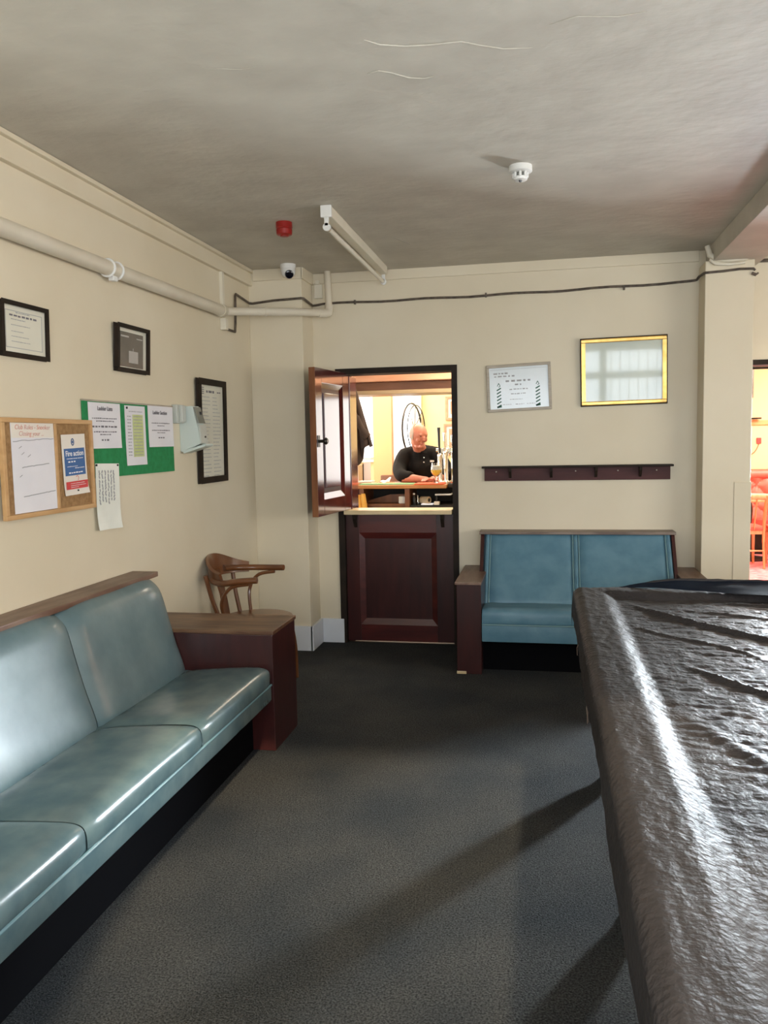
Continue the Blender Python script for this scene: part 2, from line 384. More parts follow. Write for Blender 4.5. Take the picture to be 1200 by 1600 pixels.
part_('mullion', bx(0.82, 0.92, -0.71, -0.64, 0.85, 2.45)); part_('transom', bx(0.60, 2.65, -0.71, -0.64, 1.98, 2.08))
for k in range(13): part_('window_bar', bx(0.98+0.13*k, 0.993+0.13*k, -0.70, -0.68, 0.85, 2.45))
window('window_2', (4.475, 3.9, 2.30), (0, -1, 0), 3.8, 1.45, 3, 2)

# ================================================================ HALF DOOR (servery)
fr = struct('trim_9', (lambda b: (box(b, -1.525, -1.480, 5.915, 6.10, 0, 2.078), box(b, -0.655, -0.614, 5.915, 6.10, 0, 2.078), box(b, -1.48, -0.655, 5.915, 6.10, 2.036, 2.078), b)[-1])(B()), 'dark_frame')
# glossy reveal on the hinge side
struct('trim_10', bx(-1.48, -1.432, 5.985, 6.20, 0, 2.03, bev=0.004), 'mahogany_gloss')
struct('door_1', bx(-1.4775, -0.6575, 5.968, 5.985, 0.012, 0.985), 'mahogany')
D1 = bpy.data.objects['door_1']
def part(name, bm, m, parent, smooth=False, label=None): return obj(name, bm, m, parent, smooth, label)
for x0, x1, z0, z1 in ((-1.4775, -1.375, 0.012, 0.985), (-0.785, -0.6575, 0.012, 0.985)):
    part('stile', bx(x0, x1, 5.950, 5.968, z0, z1, bev=0.002), 'mahogany', D1)
for z0, z1 in ((0.012, 0.14), (0.845, 0.985)):
    part('rail', bx(-1.375, -0.785, 5.950, 5.968, z0, z1, bev=0.002), 'mahogany_x', D1)
bm = B()   # sloping panel mould
o_, i_ = (-1.375, -0.785, 0.14, 0.845), (-1.335, -0.825, 0.185, 0.80)
vo = [bm.verts.new(p) for p in ((o_[0], 5.951, o_[2]), (o_[1], 5.951, o_[2]), (o_[1], 5.951, o_[3]), (o_[0], 5.951, o_[3]))]
vi = [bm.verts.new(p) for p in ((i_[0], 5.966, i_[2]), (i_[1], 5.966, i_[2]), (i_[1], 5.966, i_[3]), (i_[0], 5.966, i_[3]))]
for k in range(4): bm.faces.new((vo[k], vo[(k+1) % 4], vi[(k+1) % 4], vi[k]))
part('panel_moulding', bm, 'mahogany_x', D1)
part('ledge', bx(-1.474, -0.662, 5.875, 6.12, 0.990, 1.022, bev=0.003), 'ledge_top', D1, label='wooden ledge with bar light painted into its pale colour')  # bar light reflected on the top is painted in as the pale colour
for x in (-1.40, -0.735):
    bm = prism(B(), [(5.952, 0.99), (5.885, 0.99), (5.895, 0.955), (5.925, 0.915), (5.952, 0.885)], x-0.012, x+0.012, 'X')
    part('bracket', bm, 'dark_frame', D1)
# the upper leaf, swung open into the room
P_f = Vector((-1.512, 5.32, 0)); P_h = Vector((-1.436, 5.965, 0)); dirn = (P_h-P_f).normalized(); LW = (P_h-P_f).length; nout = Vector((dirn.y, -dirn.x, 0))
zt, zb = 2.045, 1.026; LH = zt-zb
pl = Plane((P_f.x, P_f.y, zt), dirn, (0, 0, 1))
# pl.n points toward +x side?
sgn = 1 if pl.n.x > 0 else -1
d2 = pl.rect(B(), 0, LW, 0, LH, -0.030, -0.018) if sgn > 0 else pl.rect(B(), 0, LW, 0, LH, 0.018, 0.030)
D2 = struct('door_2', d2, 'mahogany')
def lr(name, a0, a1, b0, b1, c0, c1, m='mahogany_gloss', bev=0.003, label=None):
    return part(name, pl.rect(B(), a0, a1, b0, b1, c0*sgn, c1*sgn, bev), m, D2, label=label)
mat('leaf_edge', (0.17, 0.055, 0.018), 0.45, (0.24, 0.09, 0.03), 3, 5, stretch=(6, 6, 1))
lr('stile', 0.0, 0.115, 0, LH, -0.044, 0.0); lr('stile', LW-0.125, LW, 0, LH, -0.044, 0.0)
lr('rail', 0.115, LW-0.125, 0, 0.10, -0.044, 0.0); lr('rail', 0.115, LW-0.125, LH-0.115, LH, -0.044, 0.0)
lr('raised_panel', 0.175, LW-0.185, 0.165, LH-0.19, -0.020, -0.008)
lr('leaf_edge', -0.003, 0.0, 0, LH, -0.044, 0.0, 'leaf_edge', 0.0005, label='bare lighter wooden edge of the open leaf')
bm = B(); vo = [bm.verts.new(pl.p(a, b, -0.001*sgn)) for a, b in ((0.115, 0.10), (LW-0.125, 0.10), (LW-0.125, LH-0.115), (0.115, LH-0.115))]
vi = [bm.verts.new(pl.p(a, b, -0.017*sgn)) for a, b in ((0.15, 0.135), (LW-0.16, 0.135), (LW-0.16, LH-0.155), (0.15, LH-0.155))]
for k in range(4): bm.faces.new((vo[k], vo[(k+1) % 4], vi[(k+1) % 4], vi[k]))
part('panel_moulding', bm, 'mahogany_gloss', D2)
bm = B(); c = pl.p(0.035, 0.50, 0)
tube(bm, [c, c+pl.n*sgn*0.045], 0.011, 10); tube(bm, [c+pl.n*sgn*0.043, c+pl.n*sgn*0.055, c+pl.n*sgn*0.068], [0.018, 0.026, 0.016], 14)
pl.rect(bm, 0.015, 0.055, 0.46, 0.54, 0.0, 0.004*sgn)
part('door_knob', bm, 'dark_steel', D2, smooth=True)

# ================================================================ BENCH 1 (long, left wall)
b1 = thing('upholstered_bench', 'long blue-green vinyl banquette with dark timber end box along the left wall', 'bench', (-1.7, 1.7, 0))
y_end = 3.75
part('plinth', bx(-2.08, -1.44, -0.35, 3.75, 0.0, 0.27), 'kick_black', b1)
part('backboard', bx(XL+0.002, -2.02, -0.4, 3.752, 0.27, 0.872), 'mahogany', b1)
bm = B(); box(bm, XL+0.002, -1.942, -0.4, 3.80, 0.872, 0.898, bev=0.004); part('top_rail', bm, 'worn_board', b1)
# back profile (x, z) from the top down
BP = [(-1.962, 0.872), (-1.945, 0.862), (-1.920, 0.842), (-1.900, 0.812), (-1.886, 0.765), (-1.865, 0.68), (-1.845, 0.61), (-1.825, 0.54), (-1.80, 0.47), (-1.782, 0.41), (-1.785, 0.375)]
SP = [(-1.80, 0.385), (-1.77, 0.402), (-1.70, 0.412), (-1.60, 0.420), (-1.50, 0.428), (-1.42, 0.432), (-1.385, 0.432), (-1.360, 0.427), (-1.345, 0.418), (-1.337, 0.404), (-1.334, 0.385), (-1.334, 0.365), (-1.335, 0.345)]
def interp(prof, t):
    t = min(max(t, 0), 1)*(len(prof)-1); i = min(int(t), len(prof)-2); f = t-i
    return (prof[i][0]*(1-f)+prof[i+1][0]*f, prof[i][1]*(1-f)+prof[i+1][1]*f)
def smoothprof(p, n=3):
    for _ in range(n):
        q = [p[0]]
        for a, b in zip(p[:-1], p[1:]): q += [(a[0]*.75+b[0]*.25, a[1]*.75+b[1]*.25), (a[0]*.25+b[0]*.75, a[1]*.25+b[1]*.75)]
        q.append(p[-1]); p = q
    return p
def cushion(prof, a0, a1, puff, back, nu=28, nv=26, edge=7, axis='Y', seed=0, ee=8):
    """a padded panel spanning a0..a1 along an axis with the given cross profile; closed at the back"""
    pr = smoothprof(prof, 2); bm = B()
    def fn(u, v):
        x, z = interp(pr, v); xa, za = interp(pr, max(v-0.03, 0)); xb, zb_ = interp(pr, min(v+0.03, 1))
        t = Vector((xb-xa, 0, zb_-za)).normalized(); nrm = Vector((-t.z, 0, t.x))
        e = 1-abs(2*u-1)**edge; ev = 1-abs(2*v-1)**ee
        k = puff*(e*ev) - puff*0.35*(1-e)
        k += 0.0035*noise.noise(Vector((u*3+seed, v*3, seed*1.7)))
        P = Vector((x, 0, z))+nrm*k*back
        a = a0+(a1-a0)*u
        return Vector((P.x, a, P.z)) if axis == 'Y' else Vector((a, P.x, P.z))
    V = grid(bm, fn, nu, nv)
    return bm
seams = [3.748, 2.92, 2.09, 1.26, 0.43, -0.38]
# check profile normal sign: the back cushion must puff towards +x and up
for i in range(5):
    part('back_cushion', cushion(BP, seams[i]-0.002, seams[i+1]+0.002, 0.022, 1, seed=i, edge=7, ee=8), 'vinyl_back', b1, smooth=True)
    part('seat_cushion', cushion(SP, seams[i]-0.002, seams[i+1]+0.002, 0.010, 1, seed=i+9, edge=14), 'vinyl', b1, smooth=True)
part('seat_panel', bx(-1.98, -1.345, -0.38, 3.748, 0.262, 0.400), 'vinyl', b1)
sf1 = part('seat_front', bx(-1.375, -1.333, -0.38, 3.748, 0.262, 0.343, bev=0.006), 'vinyl', b1, smooth=True)
part('piping', tube(B(), [(-1.334, y, 0.341) for y in (-0.38, 1, 2, 3, 3.746)], 0.006, 8), 'piping_vinyl', sf1, smooth=True)
part('back_core', prism(B(), [(-2.02, 0.40), (-2.02, 0.868), (-1.975, 0.868), (-1.935, 0.74), (-1.84, 0.40)], -0.38, 3.742), 'vinyl', b1)
bm = bx(XL+0.003, -1.322, 3.752, 4.12, 0.0, 0.592, bev=0.004); part('end_box', bm, 'mahogany', b1)
part('box_top', bx(XL+0.003, -1.316, 3.748, 4.128, 0.592, 0.612, bev=0.004), 'box_top', b1)
bm = bx(XL+0.003, -1.322, -0.75+0.16, -0.385, 0.0, 0.592); part('end_box', bm, 'mahogany', b1)

# ================================================================ BENCH 2 (under the coat rack)
b2 = thing('upholstered_bench', 'short two-panel blue vinyl bench under the coat rack, between the servery and the right pier', 'bench', (0.22, 5.55, 0))
part('plinth', bx(-0.40, 0.88, 5.33, 5.90, 0, 0.225), 'kick_black', b2)
bm = B(); box(bm, -0.452, 0.892, 5.78, 5.928, 0.856, 0.876, bev=0.003); part('top_rail', bm, 'worn_board_x', b2)
for x0, x1 in ((-0.442, -0.418), (0.862, 0.884)):
    part('back_post', prism(B(), [(5.50, 0.40), (5.925, 0.40), (5.925, 0.857), (5.80, 0.857)], x0, x1, 'X'), 'mahogany', b2)
part('back_core', prism(B(), [(5.60, 0.40), (5.925, 0.40), (5.925, 0.855), (5.86, 0.855)], -0.418, 0.862, 'X'), 'vinyl_blue', b2)
BP2 = [(5.825, 0.856), (5.805, 0.83), (5.77, 0.78), (5.72, 0.71), (5.66, 0.62), (5.59, 0.53), (5.54, 0.46), (5.515, 0.42), (5.52, 0.39)]
SP2 = [(5.56, 0.395), (5.52, 0.412), (5.44, 0.420), (5.34, 0.428), (5.26, 0.434), (5.225, 0.430), (5.207, 0.415), (5.200, 0.39), (5.200, 0.34)]
for i, (a0, a1) in enumerate(((-0.37, 0.196), (0.246, 0.82))):
    part('back_cushion', cushion(BP2, a0, a1, 0.012, -1, 24, 22, 14, 'X', i+20), 'vinyl_blue', b2, smooth=True)
for i, (a0, a1) in enumerate(((-0.395, 0.235), (0.235, 0.872))):
    part('seat_cushion', cushion(SP2, a0, a1, 0.006, -1, 24, 22, 20, 'X', i+30), 'vinyl_blue', b2, smooth=True)
pr2 = smoothprof(BP2, 1)
for x in (-0.392, 0.221, 0.842):   # upright padded borders
    part('upright_roll', tube(B(), [(x, y+0.004, z) for y, z in pr2], 0.017, 8), 'vinyl_blue', b2, smooth=True)
for x in (-0.372, 0.200, 0.242, 0.822):
    part('piping', tube(B(), [(x, y-0.010, z) for y, z in pr2], 0.005, 6), 'piping_vinyl', b2, smooth=True)
part('seat_panel', bx(-0.397, 0.874, 5.215, 5.85, 0.222, 0.40), 'vinyl_blue', b2)
sf2 = part('seat_front', bx(-0.397, 0.874, 5.200, 5.225, 0.220, 0.333, bev=0.005), 'vinyl_blue', b2, smooth=True)
part('piping', tube(B(), [(x, 5.199, 0.333) for x in (-0.396, 0.2, 0.873)], 0.005, 8), 'piping_vinyl', sf2, smooth=True)
for x0, x1 in ((-0.560, -0.400), (0.877, 1.038)):
    part('arm', bx(x0, x1, 5.205, 5.905, 0.0, 0.595, bev=0.003), 'mahogany', b2)
    part('arm_top', bx(x0-0.010 if x0 < 0 else x0, x1+0.004 if x0 < 0 else x1, 5.19, 5.925, 0.595, 0.611, bev=0.003), 'worn_board', b2)
part('chipped_foot', bx(-0.563, -0.50, 5.198, 5.22, 0.0, 0.018, bev=0.003), 'ledge_top', b2, label='chipped bare wood at the foot')

# ================================================================ COVERED TABLE
tb = thing('snooker_table', 'large snooker table under a wrinkled dark cover at right', 'table', (1.05, 2.1, 0))
part('table_bed', bx(0.22, 1.90, 0.42, 3.76, 0.60, 0.775, bev=0.01), 'mahogany', tb)
def turned(x, y):
    return lathe(B(), [(0.045, 0), (0.05, 0.03), (0.038, 0.06), (0.055, 0.10), (0.07, 0.22), (0.075, 0.36), (0.055, 0.43), (0.075, 0.47), (0.08, 0.60)], (x, y, 0), 18)
for x in (0.32, 1.80):
    for y in (3.68, 2.64, 1.58, 0.52): part('leg', turned(x, y), 'mahogany', tb, smooth=True)
cx0, cx1, cy0, cy1, drop = 0.140, 1.97, 0.36, 3.86, 0.125
def ss(a, b, t): t = min(max((t-a)/(b-a), 0), 1); return t*t*(3-2*t)
def folds(x, y):
    h = 0
    for (ax, ay), (bx_, by_), w, amp in (((0.33, 3.62), (0.95, 2.68), 0.016, 0.016), ((0.42, 2.72), (0.95, 1.75), 0.013, 0.012), ((0.30, 3.2), (0.70, 2.75), 0.012, 0.007), ((0.6, 3.7), (1.9, 3.2), 0.018, 0.010), ((0.5, 3.55), (1.4, 3.0), 0.012, 0.007), ((0.35, 2.2), (0.8, 1.2), 0.02, 0.005), ((0.9, 2.9), (1.9, 1.6), 0.02, 0.012)):
        dx, dy = bx_-ax, by_-ay; L = math.hypot(dx, dy); t = ((x-ax)*dx+(y-ay)*dy)/L/L; d = ((x-ax)*dy-(y-ay)*dx)/L
        d += 0.02*math.sin(t*7+ax*9)
        f = ss(0, 0.25, t)*ss(1.15, 0.8, t)
        h += amp*f*math.exp(-(d/w)**2)*(1 if d < 0 else 1)
    return h
def cover(u, v):
    X = cx0-drop+(cx1-cx0+2*drop)*u; Y = cy0-drop+(cy1-cy0+2*drop)*v
    ox = max(cx0-X, X-cx1, 0); oy = max(cy0-Y, Y-cy1, 0); d = math.hypot(ox, oy) if ox and oy else max(ox, oy)
    x = min(max(X, cx0), cx1); y = min(max(Y, cy0), cy1)
    inn = min(x-cx0, cx1-x, y-cy0, cy1-y)
    z = 0.842-0.028*ss(0.11, 0.19, inn)
    # rounded edge
    if d == 0: z -= 0.020*(1-min(inn/0.035, 1))**2
    bed = ss(0.10, 0.22, inn)
    def nz(fx, fy, k): return noise.noise(Vector((X*fx, Y*fy, k)))
    n1 = nz(7, 5, 1.3)
    rail_n = 0.0024*(1-abs(nz(34, 9, 9)+0.3*n1)*2.2)+0.0013*nz(70, 22, 3)+0.0010*nz(16, 6, 5)
    ridg = max(1-abs(nz(9+0*n1, 24, 9)+0.35*n1)*2.6, -0.5); ridg2 = max(1-abs(nz(20, 46, 3)+0.3*n1)*2.4, -0.5)
    bed_n = 0.0026*ridg+0.0016*ridg2+0.0012*nz(40, 60, 7)+0.0030*n1
    w = 0.30+0.70*ss(0.9, 2.2, Y)
    amp = rail_n*(1-bed)*(0.6+0.4*w)+bed_n*bed*w
    if d == 0:
        z += amp+folds(x, y)*ss(0.0, 0.12, inn)
        # bulge near the far left corner where the cloth is pulled from the rail
        z += 0.010*math.exp(-((x-0.33)/0.07)**2)*ss(1.0, 3.4, y)*0.4
        return Vector((x, y, z))
    dd = d
    k = amp*0.8+0.003*math.sin(Y*5+X*6)*min(d/0.1, 1)+0.002*ss(0, 0.12, d)
    zz = z-0.020-dd; 
    sx = -1 if X < cx0 else (1 if X > cx1 else 0); sy = -1 if Y < cy0 else (1 if Y > cy1 else 0)
    hem = 0.004*noise.noise(Vector((Y*14, X*14, 2)))*(d/drop)
    return Vector((x+sx*(k+0.004), y+sy*(k+0.004), zz+hem))
bm = B(); grid(bm, cover, 230, 400)
cv = obj('table_cover', bm, 'cover_cloth', None, True)
tag(cv, 'crinkled dark brown-grey dust cover draped over the snooker table', 'cover')
bm = B()
def flap(u, v):
    x = 0.26+1.70*u; w = 0.02+0.21*ss(0, 0.55, u)
    y = 3.855-w*(1-v)+0.01*math.sin(x*5)
    z = 0.826+0.024*ss(0, .12, u)+0.030*v*ss(0, .25, u)+0.004*noise.noise(Vector((x*6, v*3, 1)))
    if v == 1: z += 0.004*noise.noise(Vector((x*25, 0, 5)))
    return Vector((x, y, z))
grid(bm, flap, 90, 8)
part('navy_strip', bm, 'cover_navy', cv, smooth=True, label='navy strip laid on the cover along its far end')  # separate navy strip over the far end of the cover
bm = B(); tube(bm, [(0.28+1.66*k/60, 3.858+0.01*math.sin((0.28+1.66*k/60)*5), 0.8795+0.004*noise.noise(Vector((k*.7, 0, 3)))-0.050*(1-ss(0, 12, k))) for k in range(61)], [0.006+0.003*abs(noise.noise(Vector((k*0.9, 2, 1)))) for k in range(61)], 7)
part('hem_roll', bm, 'cover_cloth', cv, smooth=True)
bm = B()
for (y, l) in ((2.52, 0.05), (2.49, 0.035), (3.28, 0.04), (2.55, 0.03)):
    tube(bm, [(0.137, y, 0.712), (0.131, y-0.01, 0.70), (0.132, y-0.015, 0.71-l)], 0.0016, 5)
part('loose_thread', bm, 'worn_board_x', cv)

# ================================================================ BENTWOOD CHAIR
ch = thing('bentwood_armchair', 'brown bentwood armchair against the left wall behind the bench end box', 'chair', (-1.78, 4.79, 0))
part('seat', lathe(B(), [(0.0, 0.420), (0.19, 0.420), (0.222, 0.427), (0.227, 0.439), (0.218, 0.449), (0.18, 0.451), (0.0, 0.445)], (-1.78, 4.79, 0), 36, cap=False), 'bentwood', ch, smooth=True)
part('seat_ring', lathe(B(), [(0.195, 0.385), (0.212, 0.385), (0.212, 0.42), (0.195, 0.42)], (-1.78, 4.79, 0), 36, cap=False), 'bentwood', ch, smooth=True)
def spl(pts, n=8):
    pts = [Vector(p) for p in pts]; out = []
    for i in range(len(pts)-1):
        p0, p1, p2, p3 = pts[max(i-1, 0)], pts[i], pts[i+1], pts[min(i+2, len(pts)-1)]
        for k in range(n):
            t = k/n; out.append(0.5*((2*p1)+(-p0+p2)*t+(2*p0-5*p1+4*p2-p3)*t*t+(-p0+3*p1-3*p2+p3)*t**3))
    out.append(pts[-1]); return out
arm_near = spl([(-1.685, 4.545, 0.722), (-1.80, 4.535, 0.715), (-1.90, 4.545, 0.70), (-1.985, 4.60, 0.705), (-2.035, 4.70, 0.735)])
arm_far = spl([(-1.680, 5.035, 0.722), (-1.80, 5.045, 0.720), (-1.90, 5.03, 0.722), (-1.985, 4.97, 0.728), (-2.035, 4.88, 0.74)])
for a in (arm_near, arm_far):
    part('arm', tube(B(), a, [0.020]+[0.021]*(len(a)-1), 12, flat=(0.95, 1.15)), 'bentwood', ch, smooth=True)
bm = B()   # broad curved crest
def crest(u, v):
    a = -1.25+2.5*u; cxx, cyy, R = -1.845, 4.79, 0.205
    hgt = 0.062+0.085*(math.cos(a*1.15)**2 if abs(a) < 1.25 else 0)
    z0 = 0.700; z = z0+hgt*v
    lean = 0.02*v
    return Vector((cxx-(R+lean)*math.cos(a), cyy+(R+lean)*math.sin(a)*1.12, z))
grid(bm, crest, 26, 8)
solid(bm, 0.02)
part('crest_rail', bm, 'bentwood', ch, smooth=True)
def slat(y, w, z0, z1, x0, x1):
    bm = B()
    def fn(u, v):
        t = v; ww = w*(0.75+0.35*abs(2*t-1))
        return Vector((x0+(x1-x0)*t+0.012*math.sin(t*PI), y+(u-0.5)*ww, z0+(z1-z0)*t))
    grid(bm, fn, 3, 10); solid(bm, 0.014)
    return bm
part('splat', slat(4.79, 0.09, 0.45, 0.74, -1.985, -2.045), 'bentwood', ch, smooth=True)
for y0, y1 in ((4.63, 4.58), (4.95, 5.01)):
    part('back_post', tube(B(), spl([(-1.96, y0, 0.44), (-2.0, (y0+y1)/2, 0.58), (-2.03, y1, 0.74)]), 0.014, 10), 'bentwood', ch, smooth=True)
for s, yc in ((-1, 4.55), (1, 5.03)):
    part('arm_support', tube(B(), spl([(-1.90, 4.79+s*0.20, 0.43), (-1.92, yc, 0.57), (-1.86, yc, 0.67), (-1.74, yc, 0.697)]), 0.011, 8), 'bentwood', ch, smooth=True)
for dx, dy in ((-1, -1), (-1, 1), (1, -1), (1, 1)):
    part('leg', tube(B(), spl([(-1.78+dx*0.16, 4.79+dy*0.15, 0.42), (-1.78+dx*0.185, 4.79+dy*0.17, 0.22), (-1.78+dx*(0.18 if dx > 0 else 0.24), 4.79+dy*0.20, 0.0)]), 0.016, 10), 'bentwood', ch, smooth=True)
part('stretcher_ring', tube(B(), [(-1.78+0.175*math.cos(a), 4.79+0.165*math.sin(a), 0.25) for a in [2*PI*k/32 for k in range(33)]], 0.009, 8, cap=False), 'bentwood', ch, smooth=True)

# ================================================================ COAT RACK
cr = thing('coat_rack', 'dark timber coat rack board with small shelf on the back wall above the bench', 'coat rack', (0.22, 5.92, 1.23))
part('backboard', bx(-0.420, 0.868, 5.905, 5.929, 1.232, 1.325, bev=0.002), 'mahogany_matt', cr)
part('shelf_lip', bx(-0.437, 0.882, 5.845, 5.929, 1.325, 1.339, bev=0.003), 'dark_frame', cr)
for x in (-0.235, 0.055, 0.365, 0.665):
    part('bracket', prism(B(), [(5.905, 1.325), (5.853, 1.325), (5.858, 1.300), (5.880, 1.270), (5.905, 1.252)], x-0.009, x+0.009, 'X'), 'dark_frame', cr)
for x in (-0.335, 0.225, 0.515, 0.775):
    part('peg', tube(B(), [(x, 5.905, 1.298), (x, 5.893, 1.298)], 0.0045, 8), 'silver_wood', cr)

# ================================================================ MIRROR AND CERTIFICATE ON BACK WALL
def bplane(x, z, tilt=0.0, lean=0.0, y=YW-0.004):
    r = Vector((math.cos(tilt), 0, math.sin(tilt))); u = Vector((-math.sin(tilt), -math.sin(lean), math.cos(tilt)*math.cos(lean))).normalized()
    return Plane((x, y, z), r, u)
# gilt frame
pl = bplane(0.256, 2.219, 0.014, 0.030, YW-0.022); w, h = 0.580, 0.468
g = thing('gilt_framed_mirror', 'large gold-framed mirror with a pale painted-in reflection, right of the certificate on the back wall', 'picture', pl.p(w/2, h))
part('backing', pl.rect(B(), 0.01, w-0.01, 0.01, h-0.01, -0.002, 0.004), 'cardboard', g)
part('glass', pl.rect(B(), 0.026, w-0.026, 0.026, h-0.026, 0.004, 0.008), 'pale_mirror_glass', g)
frame4(pl, w, h, 0.012, 0.015, 'dark_frame', g, 'frame', 0.002)
bm = B(); q = 0.010
for a0, a1, b0, b1 in ((q, w-q, q, q+0.017), (q, w-q, h-q-0.017, h-q), (q, q+0.017, q, h-q), (w-q-0.017, w-q, q, h-q)): pl.rect(bm, a0, a1, b0, b1, 0.004, 0.022, 0.005)
part('gilt_moulding', bm, 'gold', g, label='gold moulding')
# certificate
pl = bplane(-0.404, 2.060, 0.033); w, h = 0.455, 0.335
g = thing('framed_certificate', 'pale-framed landscape certificate hanging crooked left of the gold-framed mirror', 'picture', pl.p(w/2, h))
part('paper', pl.rect(B(), 0.012, w-0.012, 0.012, h-0.012, 0.0, 0.005), 'cert_paper', g)
frame4(pl, w, h, 0.020, 0.015, 'silver_wood', g)
bm = B(); pl.stroke(bm, [(0.03, 0.035), (w-0.03, 0.035)], 0.002, 0.0055); scribble(pl, bm, 0.16, 0.29, 0.178, 0.008, 0.0055); scribble(pl, bm, 0.17, 0.28, 0.21, 0.007, 0.0055); scribble(pl, bm, 0.16, 0.25, 0.25, 0.005, 0.0055)
for a in (0.11, 0.20, 0.28): scribble(pl, bm, a, a+0.06, 0.285, 0.006, 0.0055)
part('printed_lines', bm, 'pale_ink', g)
bm = B(); scribble(pl, bm, 0.05, 0.165, 0.062, 0.012, 0.0055); scribble(pl, bm, 0.055, 0.20, 0.083, 0.011, 0.0055)
scribble(pl, bm, 0.135, 0.31, 0.118, 0.014, 0.0055); scribble(pl, bm, 0.20, 0.245, 0.146, 0.012, 0.0055)
part('heading', bm, 'pale_ink', g)
bm = B()
for c_ in (0.085, 0.360):
    for k in range(6):
        b_ = 0.172+k*0.024; pl.stroke(bm, [(c_-0.013, b_+0.008), (c_+0.013, b_-0.006)], 0.0085, 0.0055)
    pl.stroke(bm, [(c_-0.013, 0.30), (c_+0.013, 0.297)], 0.012, 0.0055)
    pl.stroke(bm, [(c_-0.010, 0.150), (c_, 0.130), (c_+0.010, 0.150), (c_, 0.158)], 0.004, 0.0055)
part('striped_posts', bm, 'green_ink', g)

# ================================================================ THINGS ON LEFT WALL (u runs along +y, i.e. to the right)
def lplane(y, z, tilt=0.0, lean=0.0, x=XL+0.003):
    # facing +x : right-hand direction for a viewer inside the room is +y
    r = Vector((0, math.cos(tilt), math.sin(tilt))); u = Vector((math.sin(lean), -math.sin(tilt), math.cos(tilt))).normalized()
    return Plane((x, y, z), r, u)
# certificate far left
pl = lplane(2.85, 2.125, 0.0, 0.03, XL+0.010); w, h = 0.305, 0.215
g = thing('framed_certificate', 'dark-framed aged certificate at the far left edge of the left wall', 'picture', pl.p(w/2, h))
part('paper', pl.rect(B(), 0.01, w-0.01, 0.01, h-0.01, 0.002, 0.006), 'aged_paper', g); frame4(pl, w, h, 0.013, 0.018, 'dark_frame', g)
bm = B(); scribble(pl, bm, 0.10, 0.19, 0.040, 0.005, 0.0065); scribble(pl, bm, 0.07, 0.16, 0.068, 0.004, 0.0065)
for b_ in (0.09, 0.115, 0.135, 0.155): scribble(pl, bm, 0.07, random.uniform(.14, .22), b_, 0.003, 0.0065)
bb = [(0.035, 0.035), (w-0.035, 0.035), (w-0.035, h-0.035), (0.035, h-0.035), (0.035, 0.035)]; pl.stroke(bm, bb, 0.0025, 0.0065)
part('printed_lines', bm, 'pale_ink', g)
bm = B(); scribble(pl, bm, 0.06, 0.235, 0.053, 0.008, 0.0065); part('heading', bm, 'ink', g)
# small photo
pl = lplane(3.712, 2.150, 0.0, 0.05, XL+0.015); w, h = 0.330, 0.232
g = thing('framed_photograph', 'small dark-framed sepia photograph above the green notice board', 'picture', pl.p(w/2, h))
part('mount', pl.rect(B(), 0.01, w-0.01, 0.01, h-0.01, 0.002, 0.008), 'aged_paper', g); frame4(pl, w, h, 0.015, 0.024, 'dark_frame', g)
part('photo', pl.rect(B(), 0.045, w-0.05, 0.034, h-0.024, 0.008, 0.010), 'photo_dark', g)
bm = B(); pl.rect(bm, 0.13, 0.225, 0.125, 0.185, 0.010, 0.0108); pl.rect(bm, 0.05, 0.13, 0.052, 0.060, 0.010, 0.0108); pl.rect(bm, 0.21, w-0.06, 0.056, 0.061, 0.010, 0.0108); pl.rect(bm, 0.172, 0.176, 0.11, 0.126, 0.010, 0.0108)
part('pale_shape', bm, 'photo_light', g)
# tall framed list
pl = lplane(4.652, 1.945, 0.0, 0.015, XL+0.014); w, h = 0.430, 0.645
g = thing('framed_notice', 'tall black-framed printed notice right of the hand dispenser', 'picture', pl.p(w/2, h))
part('paper', pl.rect(B(), 0.01, w-0.01, 0.01, h-0.01, 0.002, 0.008), 'aged_paper', g); frame4(pl, w, h, 0.034, 0.022, 'dark_frame', g)
bm = B()
for k in range(22):
    b_ = 0.11+k*0.0235
    scribble(pl, bm, 0.07, 0.07+random.uniform(.08, .13), b_, 0.005, 0.0085); scribble(pl, bm, 0.23, 0.23+random.uniform(.06, .13), b_, 0.005, 0.0085)
part('printed_lines', bm, 'pale_ink', g)
bm = B(); scribble(pl, bm, 0.135, 0.27, 0.075, 0.018, 0.0085); scribble(pl, bm, 0.305, 0.36, 0.075, 0.009, 0.0085)
for k in range(4): pl.rect(bm, 0.065, 0.10, 0.05+k*0.012, 0.055+k*0.012, 0.0082, 0.0088)
part('heading', bm, 'ink', g)
# cork + white board
pl = lplane(2.79, 1.665, 0.0, 0.0, XL+0.018); w, h = 0.645, 0.405
g = thing('notice_board', 'pine-framed notice board, half whiteboard and half cork, at the left edge', 'notice board', pl.p(w/2, h))
part('cork_panel', pl.rect(B(), 0.29, w-0.01, 0.01, h-0.01, 0.002, 0.010), 'cork', g, label='brown cork half')
part('whiteboard_panel', pl.rect(B(), 0.01, 0.315, 0.01, h-0.01, 0.002, 0.010), 'cork', g)
frame4(pl, w, h, 0.020, 0.020, 'pine', g); part('divider', pl.rect(B(), 0.348, 0.364, 0.018, h-0.018, 0.010, 0.018, 0.002), 'pine', g)
pw = Plane(pl.p(0.062, 0.018, 0.011), pl.r, pl.u)
g = thing('handwritten_poster', 'white poster with red handwritten heading on the left half of the pine-framed board', 'poster', pw.p(0.14, 0.37))
part('sheet', pw.rect(B(), 0, 0.285, 0, 0.365, 0, 0.0015), 'white_paper', g)
part('heading_strip', pw.rect(B(), 0.002, 0.283, 0.002, 0.062, 0.0015, 0.0022), 'cream_paper', g)
